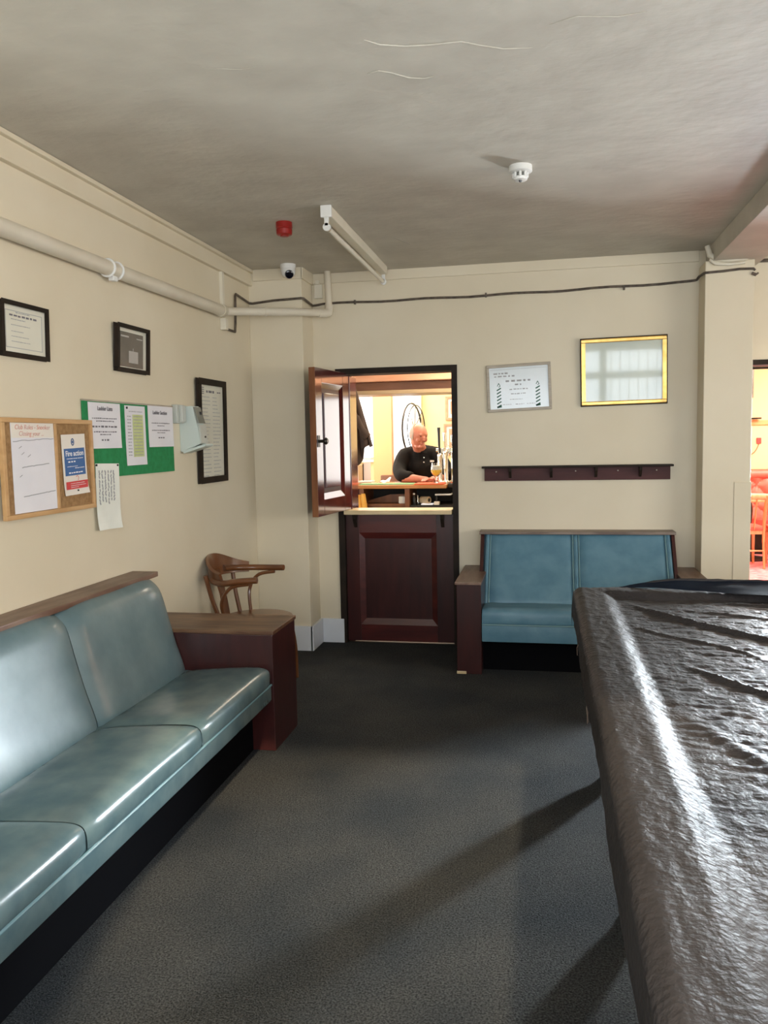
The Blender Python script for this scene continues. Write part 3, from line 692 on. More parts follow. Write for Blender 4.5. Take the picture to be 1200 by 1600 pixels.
text('handwriting', 'Club Rules - Snooker', 0.027, 'red_ink', g, pw.p(0.14, 0.028, 0.0025), pw.r, pw.u, slant=0.2)
text('handwriting', 'Closing your ...', 0.027, 'red_ink', g, pw.p(0.13, 0.054, 0.0025), pw.r, pw.u, slant=0.2)
bm = B()
def wavy(bm, pl, a0, a1, b0, b1, w_, c, j=0.001):
    n = 14; pl.stroke(bm, [(a0+(a1-a0)*k/n, b0+(b1-b0)*k/n+random.uniform(-j, j)) for k in range(n+1)], w_, c)
wavy(bm, pw, 0.01, 0.28, 0.076, 0.066, 0.003, 0.002, 0.0018); wavy(bm, pw, 0.06, 0.24, 0.182, 0.170, 0.0035, 0.002); wavy(bm, pw, 0.06, 0.275, 0.30, 0.288, 0.0035, 0.002)
for a, b_ in ((0.045, 0.10), (0.06, 0.125), (0.10, 0.135), (0.04, 0.215)): wavy(bm, pw, a, a+0.018, b_+0.005, b_-0.004, 0.002, 0.002)
part('pen_lines', bm, 'pale_ink', g)
pf = Plane(pl.p(0.395, 0.068, 0.012), (0, math.cos(-0.015), math.sin(0.03)), (0, -0.03, 1))
fw_, fh = 0.185, 0.268
g = thing('fire_action_notice', 'blue and red fire action sheet pinned on the cork half of the board', 'poster', pf.p(fw_/2, fh))
bm = B(); grid(bm, lambda u, v: pf.p(u*fw_, v*fh, 0.002+0.010*(v**9)*(0.4+0.6*u)), 6, 8); solid(bm, 0.0012); part('sheet', bm, 'cream_paper', g)
part('blue_block', pf.rect(B(), 0.014, fw_-0.012, 0.062, 0.182, 0.003, 0.0045), 'blue_print', g, label='blue printed block')
part('red_block', pf.rect(B(), 0.010, fw_-0.008, 0.208, 0.242, 0.0075, 0.0095), 'red_print', g, label='red printed block')
text('lettering', 'Fire action', 0.033, 'white_print', g, pf.p(fw_/2, 0.095, 0.0048), pf.r, pf.u, thick=0.0006)
bm = B()
for a0, a1, b_, hh in ((0.03, 0.16, 0.107, 0.004), (0.04, 0.10, 0.121, 0.007), (0.03, 0.11, 0.142, 0.003), (0.09, 0.165, 0.150, 0.004), (0.04, 0.15, 0.170, 0.006)): scribble(pf, bm, a0, a1, b_, hh, 0.0050)
for a0, a1, b_ in ((0.04, 0.15, 0.217), (0.04, 0.16, 0.226), (0.04, 0.10, 0.234)): scribble(pf, bm, a0, a1, b_, 0.0025, 0.0100)
part('small_print', bm, 'white_print', g)
bm = B(); pts = [(0.085+0.010*math.cos(t), 0.034+0.014*math.sin(t)) for t in [2*PI*k/16 for k in range(17)]]; pf.stroke(bm, pts, 0.005, 0.0035); pf.rect(bm, 0.080, 0.090, 0.028, 0.040, 0.003, 0.0036)
part('emblem', bm, 'blue_print', g)
bm = B(); pts = [(0.098-0.010*math.cos(t)*(1 if t < PI else 1), 0.195-0.010*math.sin(t)) for t in [0.6+k*0.33 for k in range(12)]]; pf.stroke(bm, pts, 0.002, 0.0075)
part('small_mark', bm, 'red_print', g)
part('pin', lathe(B(), [(0.001, 0), (0.004, 0.002), (0.004, 0.006), (0.001, 0.008)], pf.p(0.092, 0.250, 0.008), 8, 'X'), 'black_plastic', g)
# green board
pl = lplane(3.405, 1.763, 0.0); w, h = 0.912, 0.370
g = thing('notice_board', 'green felt notice board with three printed sheets on the left wall', 'notice board', pl.p(w/2, h))
part('felt_panel', pl.rect(B(), 0, w, 0.004, h, 0.0, 0.010), 'green_felt', g)
part('edge_strip', pl.rect(B(), -0.002, w+0.004, 0, 0.008, 0.0, 0.013), 'silver_wood', g)
def paper(name, label, a0, b0, ww, hh, curl, m='white_paper', grp=None, tilt=0.0, base=0.011, pl=pl):
    pp = Plane(pl.p(a0, b0, base), pl.r*math.cos(tilt)+pl.u*math.sin(tilt), pl.u*math.cos(tilt)-pl.r*math.sin(tilt))
    g = thing(name, label, 'poster', pp.p(ww/2, hh), grp)
    bm = B(); grid(bm, lambda u, v: pp.p(u*ww, v*hh, 0.001+curl*(v**6)*(0.3+0.7*abs(2*u-1))), 6, 10); solid(bm, 0.001)
    part('sheet', bm, m, g); return g, pp
def ctr(pp, bm, c, hw, b_, hh, cc=0.0022): scribble(pp, bm, c-hw, c+hw, b_, hh, cc)
g, pp = paper('printed_sheet', 'left white sheet headed in bold on the green board', 0.035, 0.012, 0.290, 0.218, 0.002)
text('heading', 'Ladder Lists', 0.028, 'ink', g, pp.p(0.145, 0.037), pp.r, pp.u, 0.0045, thick=0.0006)
bm = B()
for c_, hw, b_, hh in ((0.145, 0.115, 0.075, 0.006), (0.145, 0.08, 0.088, 0.006), (0.145, 0.115, 0.114, 0.009), (0.145, 0.105, 0.139, 0.006), (0.145, 0.05, 0.152, 0.006), (0.145, 0.04, 0.178, 0.009)): ctr(pp, bm, c_, hw, b_, hh)
part('printed_lines', bm, 'ink', g)
g, pp = paper('fixture_list', 'narrow white sheet with yellow-green table in the middle of the green board', 0.370, 0.016, 0.212, 0.305, 0.002)
bm = B(); pp.rect(bm, 0.075, 0.185, 0.045, 0.262, 0.0025, 0.0032); part('highlighted_columns', bm, 'yellow_green_print', g, label='yellow-green highlighted columns')
bm = B(); ctr(pp, bm, 0.11, 0.07, 0.030, 0.005, 0.003)
for k in range(13):
    b_ = 0.055+k*0.0165
    scribble(pp, bm, 0.022, 0.06, b_, 0.006, 0.0034); scribble(pp, bm, 0.085, 0.175, b_, 0.005, 0.0037)
part('printed_lines', bm, 'pale_ink', g)
part('pin', lathe(B(), [(0.001, 0), (0.006, 0.001), (0.006, 0.006), (0.001, 0.007)], pp.p(0.02, 0.012, 0.001), 8, 'X'), 'black_plastic', g)
g, pp = paper('printed_sheet', 'right white sheet headed in bold at the right end of the green board', 0.615, 0.008, 0.295, 0.222, 0.002)
text('heading', 'Ladder Section', 0.028, 'ink', g, pp.p(0.135, 0.045), pp.r, pp.u, 0.0045, thick=0.0006)
bm = B()
for c_, hw, b_, hh in ((0.145, 0.105, 0.093, 0.006), (0.145, 0.04, 0.107, 0.005), (0.145, 0.105, 0.132, 0.006), (0.145, 0.045, 0.145, 0.005), (0.145, 0.035, 0.172, 0.008)): ctr(pp, bm, c_, hw, b_, hh)
part('printed_lines', bm, 'ink', g)
g, pp = paper('scribbled_note', 'pale laminated handwritten note hanging below the green board', 0.070, 0.300, 0.215, 0.318, 0.012, 'pale_note', None, -0.03, 0.013)
bm = B()
for a_ in (0.03, 0.055, 0.082, 0.110, 0.135, 0.16):
    b_ = 0.035
    while b_ < random.uniform(.15, .22):
        pp.stroke(bm, [(a_+random.uniform(-.004, .004), b_), (a_+random.uniform(-.004, .004), b_+0.008)], 0.008, 0.0035); b_ += random.uniform(.011, .02)
part('handwriting', bm, 'pale_ink', g)
for a_ in (0.006, 0.20): part('pin', lathe(B(), [(0.001, 0), (0.005, 0.001), (0.005, 0.006), (0.001, 0.007)], pp.p(a_, 0.008, 0.001), 8, 'X'), 'black_plastic', g)

# hand sanitiser dispenser
g = thing('hand_sanitiser_dispenser', 'pale plastic hand sanitiser dispenser on the left wall beside the green board', 'dispenser', (XL, 4.47, 1.50))
bm = prism(B(), [(XL, 1.765), (XL+0.085, 1.765), (XL+0.100, 1.70), (XL+0.118, 1.62), (XL+0.125, 1.545), (XL+0.02, 1.500), (XL, 1.500)], 4.43, 4.53)
bmesh.ops.bevel(bm, geom=bm.edges[:], offset=0.004, segments=2, affect='EDGES')
part('body', bm, 'dispenser', g)
part('front_cover', prism(B(), [(XL+0.086, 1.76), (XL+0.094, 1.76), (XL+0.122, 1.665), (XL+0.112, 1.665)], 4.436, 4.524), 'smoked_plastic', g, label='smoked viewing window')
part('lens', bx(XL+0.100, XL+0.112, 4.487, 4.510, 1.715, 1.732), 'black_plastic', g)
part('lower_front', prism(B(), [(XL+0.114, 1.655), (XL+0.124, 1.655), (XL+0.134, 1.548), (XL+0.124, 1.548)], 4.436, 4.524), 'dispenser_front', g)
part('drip_tray', prism(B(), [(XL+0.02, 1.490), (XL+0.155, 1.528), (XL+0.162, 1.536), (XL+0.158, 1.544), (XL+0.02, 1.506)], 4.425, 4.535), 'dispenser', g)
part('button', lathe(B(), [(0.006, 0), (0.006, 0.006)], (XL+0.131, 4.49, 1.585), 10, 'X'), 'dark_steel', g)
g = obj('wall_switch_box', (lambda b: (box(b, XL, XL+0.035, 4.335, 4.425, 1.665, 1.772, bev=0.004), box(b, XL+0.035, XL+0.055, 4.36, 4.41, 1.672, 1.768, bev=0.004), b)[-1])(B()), 'dispenser_front')
tag(g, 'small off-white plastic holder left of the sanitiser dispenser', 'holder')

# ================================================================ PIPES AND CABLES
p1 = thing('heating_pipe', 'thick cream-painted pipe running along the left wall and across the corner', 'pipe', (XL, 2.3, 2.36))
part('long_run', tube(B(), [(-2.040, -0.6, 2.385), (-2.040, 3.65, 2.392), (-2.040, 5.03, 2.40)], 0.036, 20), 'pipe_paint', p1, smooth=True)
part('collar', tube(B(), [(-2.040, 5.00, 2.40), (-2.038, 5.045, 2.40), (-2.036, 5.06, 2.40)], [0.040, 0.040, 0.030], 20), 'pipe_paint', p1, smooth=True)
part('corner_run', tube(B(), spl([(-2.037, 5.05, 2.402), (-2.02, 5.10, 2.405), (-1.80, 5.41, 2.437), (-1.575, 5.78, 2.474), (-1.535, 5.85, 2.485)], 6), 0.027, 16), 'pipe_paint', p1, smooth=True)
part('coupling', tube(B(), [(-1.86, 5.325, 2.428), (-1.845, 5.345, 2.430)], 0.030, 16), 'pipe_paint', p1, smooth=True)
part('elbow', tube(B(), spl([(-1.60, 5.745, 2.468), (-1.555, 5.815, 2.475), (-1.543, 5.84, 2.495), (-1.540, 5.85, 2.54)], 5), 0.031, 16), 'pipe_paint', p1, smooth=True)
part('riser', tube(B(), [(-1.541, 5.85, 2.50), (-1.548, 5.85, HC)], 0.025, 16), 'pipe_paint', p1, smooth=True)
for y in (3.62, 3.70):
    part('bracket_ring', tube(B(), [(-2.040+0.040*math.cos(a), y, 2.392+0.040*math.sin(a)) for a in [2*PI*k/24 for k in range(25)]], 0.006, 8, cap=False), 'white_plastic', p1, smooth=True)
part('bracket_screw', bx(-2.05, -2.02, 3.64, 3.68, 2.335, 2.36, bev=0.006), 'white_plastic', p1)
cb = thing('electric_conduit', 'thin dark cable conduit running along the top of the back wall', 'cable', (0, YW-0.02, 2.55))
pts = [(XL+0.012, 5.15, 2.305), (XL+0.012, 5.34, 2.305), (XL+0.012, 5.352, 2.36), (XL+0.012, 5.365, 2.55), (XL+0.012, 5.375, 2.566), (XL+0.012, 5.63, 2.545), (XL+0.03, 5.647, 2.543)]
part('corner_cable', tube(B(), pts, 0.0085, 8), 'conduit', cb, smooth=True)
part('pilaster_cable', tube(B(), [(XL+0.03, 5.647, 2.543), (-1.9, 5.647, 2.556), (-1.69, 5.647, 2.562), (-1.676, 5.66, 2.562), (-1.674, 5.88, 2.545), (-1.66, 5.918, 2.552), (-1.60, 5.918, 2.560)], 0.0085, 8), 'conduit', cb, smooth=True)
part('long_cable', tube(B(), [(-1.60+2.60*k/24, 5.919, 2.560+0.018*k/24+0.004*math.sin(k*1.1)-0.010*math.sin(PI*k/24)) for k in range(25)]+[(1.025, 5.915, 2.585), (1.034, 5.88, 2.60), (1.034, 5.72, 2.590), (1.045, 5.700, 2.590)], 0.0085, 8), 'conduit', cb, smooth=True)
part('pier_cable', tube(B(), [(1.045, 5.700, 2.590), (1.15, 5.700, 2.594), (1.25, 5.700, 2.602), (1.335, 5.700, 2.60), (1.345, 5.70, 2.588)], 0.008, 8), 'conduit', cb, smooth=True)
part('junction', (lambda b: (tube(b, [(1.325, 5.702, 2.572), (1.352, 5.702, 2.560)], 0.010, 8), tube(b, [(1.352, 5.702, 2.562), (1.365, 5.702, 2.572)], 0.006, 6), b)[-1])(B()), 'conduit', cb)
for x in (-1.36, -0.4, 0.55): part('clip', bx(x-0.006, x+0.006, 5.905, 5.929, 2.545, 2.575), 'conduit', cb)
tag(obj('electric_conduit', tube(B(), [(1.40, 5.918, 2.69), (1.7, 5.918, 2.683), (2.6, 5.918, 2.68)], 0.012, 8), 'conduit', None, True), 'short dark cable right of the pier, above the right doorway', 'cable')
bm = B(); box(bm, XL, XL+0.022, 5.115, 5.150, 2.435, 2.668, bev=0.002); box(bm, XL, XL+0.04, 5.105, 5.15, 2.29, 2.365, bev=0.004)
tag(obj('cable_trunking', bm, 'trim_paint'), 'cream trunking and junction box on the left wall where the pipe turns', 'trunking')
bm = B(); box(bm, -1.665, -1.605, 5.905, 5.93, 2.60, 2.70, bev=0.003); box(bm, -1.655, -1.625, 5.90, 5.93, 2.70, 2.73, bev=0.003)
tag(obj('cable_trunking', bm, 'trim_paint'), 'small cream junction box beside the pipe riser above the servery', 'trunking')

# ================================================================ CEILING THINGS
g = thing('fluorescent_light', 'single-tube fluorescent ceiling light, switched off', 'light', (-1.115, 5.05, 2.65))
part('batten', bx(-1.142, -1.090, 4.235, 5.80, 2.722, 2.779, bev=0.006), 'trim_paint', g)
part('end_cap', bx(-1.146, -1.086, 4.218, 4.240, 2.716, 2.779, bev=0.006), 'white_plastic', g)
for y0, s in ((4.226, 1), (5.775, -1)):
    bm = B(); box(bm, -1.128, -1.104, y0, y0+0.016, 2.672, 2.720, bev=0.003); lathe(bm, [(0.020, 0), (0.022, 0.006), (0.020, 0.018)], (-1.116, y0, 2.668), 16, 'Y')
    part('lamp_holder', bm, 'white_plastic', g, smooth=True)
t = part('tube', tube(B(), [(-1.116, 4.245, 2.668), (-1.116, 5.775, 2.668)], 0.0135, 14), 'lamp_tube_glass', g, smooth=True)
for y in (4.245, 5.74): part('tube_cap', tube(B(), [(-1.116, y, 2.668), (-1.116, y+0.03, 2.668)], 0.0145, 14), 'steel', t, smooth=True)
g = thing('fire_alarm_sounder', 'red round fire alarm sounder on the ceiling', 'alarm', (-1.435, 4.50, 2.70))
part('body', lathe(B(), [(0.046, HC), (0.047, HC-0.03), (0.045, HC-0.032), (0.043, HC-0.036), (0.046, HC-0.040), (0.044, HC-0.066), (0.035, HC-0.072)], (-1.435, 4.50, 0), 28), 'red_plastic', g, smooth=True)
part('grille', lathe(B(), [(0.024, HC-0.071), (0.024, HC-0.077), (0.016, HC-0.079)], (-1.435, 4.50, 0), 20), 'red_plastic', g, smooth=True)
g = thing('security_camera', 'white dome security camera on the ceiling by the corner pilaster', 'camera', (-1.75, 5.55, 2.66))
part('mount', lathe(B(), [(0.054, HC), (0.056, HC-0.018), (0.050, HC-0.03)], (-1.75, 5.55, 0), 28), 'white_plastic', g, smooth=True)
dm = part('dome', lathe(B(), [(0.050, HC-0.028)]+[(0.050*math.cos(a), HC-0.045-0.050*math.sin(a)) for a in [k*PI/20 for k in range(0, 10)]], (-1.75, 5.55, 0), 28), 'white_plastic', g, smooth=True)
ldir = Vector((0.42, -0.80, -0.42)).normalized(); c = Vector((-1.75, 5.55, HC-0.055))
part('lens', tube(B(), [c+ldir*0.030, c+ldir*0.050, c+ldir*0.054], [0.030, 0.029, 0.020], 20), 'black_glass', dm, smooth=True)
g = thing('smoke_detector', 'white round smoke detector in the middle of the ceiling', 'detector', (-0.10, 3.87, 2.70))
base_ = part('base', lathe(B(), [(0.052, HC), (0.053, HC-0.026), (0.048, HC-0.030), (0.036, HC-0.031)], (-0.10, 3.87, 0), 30), 'white_plastic', g, smooth=True)
part('cap', lathe(B(), [(0.034, HC-0.050), (0.031, HC-0.062), (0.024, HC-0.066)], (-0.10, 3.87, 0), 24), 'white_plastic', g, smooth=True)
for k in range(8):
    a = 2*PI*k/8; part('vane', tube(B(), [(-0.10+0.031*math.cos(a), 3.87+0.031*math.sin(a), HC-0.029), (-0.10+0.031*math.cos(a), 3.87+0.031*math.sin(a), HC-0.054)], 0.006, 6), 'white_plastic', base_)
part('core', lathe(B(), [(0.024, HC-0.028), (0.024, HC-0.052)], (-0.10, 3.87, 0), 16), 'smoked_plastic', g)
part('sensor', lathe(B(), [(0.008, HC-0.065), (0.005, HC-0.074)], (-0.10, 3.86, 0), 10), 'black_plastic', g)

# ================================================================ BAR ROOM BEHIND THE SERVERY
struct('floor', bx(-3.1, 1.25, 5.945, 9.6, -0.06, -0.002), 'bar_floor')
struct('ceiling', bx(-3.1, 1.25, 6.08, 9.6, 2.70, 2.80), 'bar_ceiling')
struct('wall_left', bx(-3.2, -3.1, 6.08, 9.6, 0, 2.75), 'bar_wall')
struct('wall_right', bx(1.22, 1.34, 6.08, 11.5, 0, 2.80), 'bar_wall')
bm = B(); wins = [(-2.95, -1.955, 1.31, 2.35), (-1.745, -1.50, 1.20, 2.35), (0.05, 1.10, 0.95, 2.40)]  # last opening is an unseen window, added to whiten the door leaf's reflection
box(bm, -3.1, -2.95, 9.45, 9.6, 0, 2.75); box(bm, -2.95, -1.955, 9.45, 9.6, 0, 1.31); box(bm, -2.95, -1.955, 9.45, 9.6, 2.35, 2.75)
box(bm, -1.955, -1.745, 9.45, 9.6, 0, 2.75); box(bm, -1.745, -1.50, 9.45, 9.6, 0, 1.20); box(bm, -1.745, -1.50, 9.45, 9.6, 2.35, 2.75); box(bm, -1.50, 0.05, 9.45, 9.6, 0, 2.75); box(bm, 1.10, 1.25, 9.45, 9.6, 0, 2.75); box(bm, 0.05, 1.10, 9.45, 9.6, 0, 0.95); box(bm, 0.05, 1.10, 9.45, 9.6, 2.40, 2.75)
struct('wall_back', bm, 'bar_wall')
struct('trim_11', bx(-1.97, -1.745, 9.36, 9.45, 0, 2.70, bev=0.004), 'column_paint')
struct('trim_12', bx(-1.50, -1.395, 9.40, 9.45, 0, 2.70, bev=0.004), 'trim_paint')
for i, (x0, x1, z0, z1) in enumerate(wins):
    wn = struct('window_%d' % (3+i), bx(x0, x1, 9.52, 9.535, z0, z1), 'window_glow')
    bm = B(); box(bm, x0, x1, 9.49, 9.52, z0, z0+0.03); box(bm, x0, x1, 9.49, 9.52, z1-0.03, z1); box(bm, x0, x0+0.025, 9.49, 9.52, z0, z1); box(bm, x1-0.025, x1, 9.49, 9.52, z0, z1)
    part('window_frame', bm, 'trim_paint', wn)
    part('window_sill', bx(x0-0.01, x1+0.01, 9.40, 9.52, z0-0.03, z0, bev=0.004), 'dark_frame' if i else 'trim_paint', wn)
def drape(x0, x1, z0, z1, y, n):
    bm = B()
    grid(bm, lambda u, v: Vector((x0+(x1-x0)*u, y+0.018*math.sin(u*n*2*PI)+0.006*math.sin(u*n*5), z1+(z0-z1)*v)), int(n*10), 4)
    solid(bm, 0.004); return bm
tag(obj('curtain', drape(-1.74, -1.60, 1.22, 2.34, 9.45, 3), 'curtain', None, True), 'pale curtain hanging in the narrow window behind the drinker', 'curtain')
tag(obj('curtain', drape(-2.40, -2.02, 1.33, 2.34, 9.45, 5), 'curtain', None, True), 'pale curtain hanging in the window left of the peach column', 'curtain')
# canopy over the bar
g = thing('bar_canopy', 'layered timber canopy above the bar seen through the servery', 'canopy', (-1.2, 7.1, 1.94))
part('upper_beam', bx(-2.6, 0.3, 6.90, 7.35, 2.045, 2.13, bev=0.006), 'beam_pink', g, label='upper beam with light painted into its pinkish colour')  # light falling on this beam is put into its pinkish colour
part('middle_beam', bx(-2.6, 0.3, 6.96, 7.30, 1.972, 2.045, bev=0.006), 'beam_brown', g, label='brown middle beam')
part('lower_beam', bx(-2.6, 0.3, 6.93, 7.32, 1.938, 1.972, bev=0.004), 'beam_beige', g, label='beige lower edge')
for x in (-2.4, 0.1): part('hanger', bx(x-0.04, x+0.04, 7.05, 7.2, 2.13, 2.70), 'beam_brown', g)
bm = B(); tube(bm, [(-1.662, 6.93, 2.02), (-1.662, 6.88, 2.01), (-1.662, 6.865, 2.03)], 0.006, 8); lathe(bm, [(0.018, 0), (0.018, 0.012)], (-1.662, 6.915, 2.02), 14, 'Y')
part('coat_hook', bm, 'gold', g, smooth=True)
# coat
bm = B()
def coat(u, v):
    zb_ = 1.28+0.08*ss(0, 0.40, u)+0.12*ss(0.45, 0.62, u)+0.02*u
    return Vector((-1.625+u*(0.035+0.155*v**0.9), 6.84+(0.006+0.020*v)*math.sin(u*15+v*1.5)+0.012*math.sin(u*5), 1.985+(zb_-1.985)*v+0.01*math.sin(u*18)*v))
grid(bm, coat, 40, 20); solid(bm, 0.02)
coat_o = obj('hanging_coat', bm, 'coat_cloth', None, True); tag(coat_o, 'dark brown coat hanging from a hook in the servery opening', 'coat')
bm = B(); tube(bm, spl([(-1.63, 6.80, 1.90), (-1.57, 6.79, 1.74), (-1.515, 6.79, 1.62), (-1.475, 6.79, 1.57)]), [0.016]*8+[0.028]*8+[0.034]*9, 14, flat=(1, 0.6)); part('sleeve', bm, 'coat_cloth', coat_o, smooth=True)
bm = B(); tube(bm, spl([(-1.66, 6.79, 1.60), (-1.645, 6.785, 1.42), (-1.64, 6.785, 1.345)]), [0.02]*8+[0.035]*8+[0.02], 12, flat=(1, 0.4)); part('lining', bm, 'coat_lining', coat_o, smooth=True, label='tan lining showing at the hem')
# the counter
g = thing('bar_counter', 'timber bar counter seen from the staff side with shelves below', 'counter', (-1.1, 7.65, 0))
part('worktop', bx(-2.7, -0.875, 7.38, 7.95, 1.088, 1.124, bev=0.008), 'bar_top', g)
part('end_worktop', bx(-0.875, 0.3, 7.48, 7.95, 1.088, 1.124, bev=0.008), 'bar_dark', g)
for x in (-2.15, -1.68, -1.245, -0.55, 0.1): part('upright', bx(x-0.022, x+0.022, 7.40, 7.85, 0.0, 1.088), 'bar_wood', g)
part('front_panel', bx(-2.7, 0.3, 7.86, 7.90, 0.0, 1.088), 'bar_dark', g)
part('shelf', bx(-1.655, -1.27, 7.42, 7.86, 0.925, 0.945), 'bar_wood', g); part('shelf', bx(-1.22, -0.575, 7.42, 7.86, 0.915, 0.932), 'bar_dark', g)
part('drawer_front', bx(-1.655, -1.27, 7.43, 7.45, 0.82, 0.925, bev=0.003), 'bar_wood', g); part('low_shelf', bx(-1.22, -0.575, 7.42, 7.86, 0.60, 0.62), 'bar_dark', g)
part('sloping_board', prism(B(), [(-1.655, 0.945), (-1.655, 0.965), (-1.45, 1.02), (-1.30, 1.025), (-1.27, 1.02), (-1.27, 0.945)], 7.60, 7.63), 'bar_wood', g)
part('foot_shelf', bx(-1.655, -1.27, 7.42, 7.86, 0.55, 0.57), 'bar_wood', g)
def small(name, bm, m, label, cat, smooth=False, group=None): return tag(obj(name, bm, m, None, smooth), label, cat, group)
small('towel', bx(-1.70, -1.185, 7.40, 7.55, 1.124, 1.134, bev=0.003), 'green_towel', 'green bar towel laid along the counter edge', 'towel')
small('towel', bx(-1.175, -0.90, 7.385, 7.60, 1.124, 1.134, bev=0.003), 'red_towel', 'red bar towel under the beer glass', 'towel')
bm = B(); grid(bm, lambda u, v: Vector((-1.715+0.04*u+0.022*(v)*(2*u-1)+0.02*v, 7.385-0.008*math.sin(u*8)-0.004, 1.035-0.16*v)), 10, 8); solid(bm, 0.008)
c1 = small('cloth', bm, 'orange_cloth', 'orange-yellow cloth hanging on the left upright of the bar counter', 'cloth', True)
bm = B(); grid(bm, lambda u, v: Vector((-1.672+0.035*u+0.02*v*(u+0.3), 7.372-0.006*math.sin(u*7), 1.045-0.175*v)), 10, 8); solid(bm, 0.006); part('fold', bm, 'orange_cloth', c1, smooth=True)
small('box', bx(-1.335, -1.272, 7.45, 7.55, 0.945, 1.012, bev=0.006), 'white_box', 'small off-white box on the left shelf under the counter', 'box')
for i, (x, hgt, m, lab) in enumerate(((-1.19, 0.11, 'white_plastic', 'small white-topped bottle nearest the middle upright under the counter'), (-1.165, 0.085, 'steel', 'small metal canister beside the white-topped bottle under the counter'))):
    b_ = small('bottle', lathe(B(), [(0.016, 0), (0.018, 0.01), (0.018, hgt*.6), (0.008, hgt*.8), (0.008, hgt*.9)], (x, 7.46+i*0.06, 0.932), 16), 'black_plastic' if i == 0 else m, lab, 'bottle', True)
    part('cap', lathe(B(), [(0.011, hgt*.86), (0.011, hgt)], (x, 7.46+i*0.06, 0.932), 12), m, b_)
rr = small('paper_roll', tube(B(), [(-1.13, 7.52, 0.972), (-1.05, 7.47, 0.975)], 0.034, 18), 'cardboard', 'tan paper roll lying on the right shelf under the counter', 'roll', True)
part('core', tube(B(), [(-1.05, 7.47, 0.975), (-1.046, 7.468, 0.975)], 0.017, 14), 'bar_dark', rr)
small('tray', bx(-0.99, -0.84, 7.44, 7.60, 1.020, 1.032, bev=0.003), 'white_plastic', 'flat white tray under the right end of the counter', 'tray')
part('rim', bx(-0.985, -0.845, 7.445, 7.595, 1.032, 1.037), 'steel', bpy.data.objects['tray'])
part('bracket', bx(-0.985, -0.97, 7.46, 7.58, 0.932, 1.020), 'dark_steel', bpy.data.objects['tray'])
small('box', bx(-1.00, -0.95, 7.43, 7.49, 0.932, 0.962, bev=0.003), 'cream_paper', 'little cream box on the right shelf below the white tray', 'box')
small('folded_papers', bx(-1.12, -1.01, 7.43, 7.52, 0.932, 0.944, bev=0.002), 'curtain', 'lilac-white folded papers on the right shelf under the counter', 'papers')
# leaflets and menus on the counter left
def card(name, lab, c, w, h, lean, rz, m):
    ax = Vector((math.cos(rz), math.sin(rz), 0)); az = Vector((-math.sin(rz)*math.sin(lean), math.cos(rz)*math.sin(lean), math.cos(lean))); ay = az.cross(ax)
    bm = obox(B(), Vector(c)+az*h/2, ax, ay, az, w, 0.006, h); return small(name, bm, m, lab, 'card')
cA = card('menu_card', 'white menu card standing on the counter against the peach column', (-1.72, 7.86, 1.124), 0.07, 0.20, 0.05, 0.15, 'white_paper'); part('spine', bx(-1.765, -1.756, 7.85, 7.87, 1.124, 1.31), 'bar_dark', cA)
card('leaflet', 'white leaflet leaning at an angle on the counter below the coat', (-1.80, 7.62, 1.134), 0.09, 0.20, -0.25, 0.1, 'white_paper')
card('leaflet', 'cream leaflet leaning behind the white leaflet below the coat', (-1.84, 7.70, 1.134), 0.08, 0.24, -0.15, -0.2, 'cream_paper')
small('carton', bx(-1.85, -1.765, 7.80, 7.88, 1.124, 1.30, bev=0.003), 'cardboard', 'brown cardboard carton standing behind the leaflets on the counter', 'box')
small('folded_papers', bx(-1.76, -1.62, 7.60, 7.74, 1.134, 1.150, bev=0.003), 'cream_paper', 'stack of pale folded papers lying on the counter left of the drinker', 'papers')
bm = B(); grid(bm, lambda u, v: Vector((-1.575+0.11*u, 7.68+0.10*v, 1.136+0.04*u*v+0.008*math.sin(u*9))), 8, 6); solid(bm, 0.006)
small('napkin', bm, 'cream_paper', 'crumpled pale napkin beside the drinker elbow', 'napkin', True)
g = thing('bar_stool', 'brown padded bar stool with back, beyond the counter beside the drinker', 'stool', (-1.62, 8.75, 0))
part('backrest', bx(-1.80, -1.50, 8.90, 8.95, 0.85, 1.15, bev=0.02), 'beam_brown', g, True); part('seat', bx(-1.80, -1.48, 8.60, 8.93, 0.72, 0.79, bev=0.02), 'beam_brown', g, True)
for x in (-1.77, -1.51):
    for y in (8.63, 8.90): part('leg', bx(x-0.018, x+0.018, y-0.018, y+0.018, 0, 0.86 if y > 8.8 else 0.72), 'bar_wood', g)
# beer glass
g = thing('beer_glass', 'stemmed glass of pale beer on the bar counter before the drinker', 'glass', (-0.983, 7.495, 1.134))
gx, gy, gz = -0.983, 7.495, 1.134
gl = part('glass', lathe(B(), [(0.001, 0.001), (0.034, 0.0), (0.034, 0.003), (0.007, 0.010), (0.005, 0.035), (0.010, 0.050), (0.036, 0.078), (0.050, 0.108), (0.050, 0.130), (0.040, 0.188), (0.038, 0.188), (0.048, 0.130), (0.048, 0.108), (0.034, 0.081), (0.006, 0.056), (0.001, 0.054)], (gx, gy, gz), 28, cap=False), 'glass', g, smooth=True)
part('beer', lathe(B(), [(0.001, 0.055), (0.008, 0.058), (0.033, 0.082), (0.047, 0.108), (0.047, 0.122), (0.001, 0.122)], (gx, gy, gz), 28, cap=False), 'beer', gl, smooth=True)
part('foam', lathe(B(), [(0.001, 0.123), (0.0475, 0.123), (0.043, 0.160), (0.001, 0.160)], (gx, gy, gz), 28, cap=False), 'foam', gl, smooth=True)
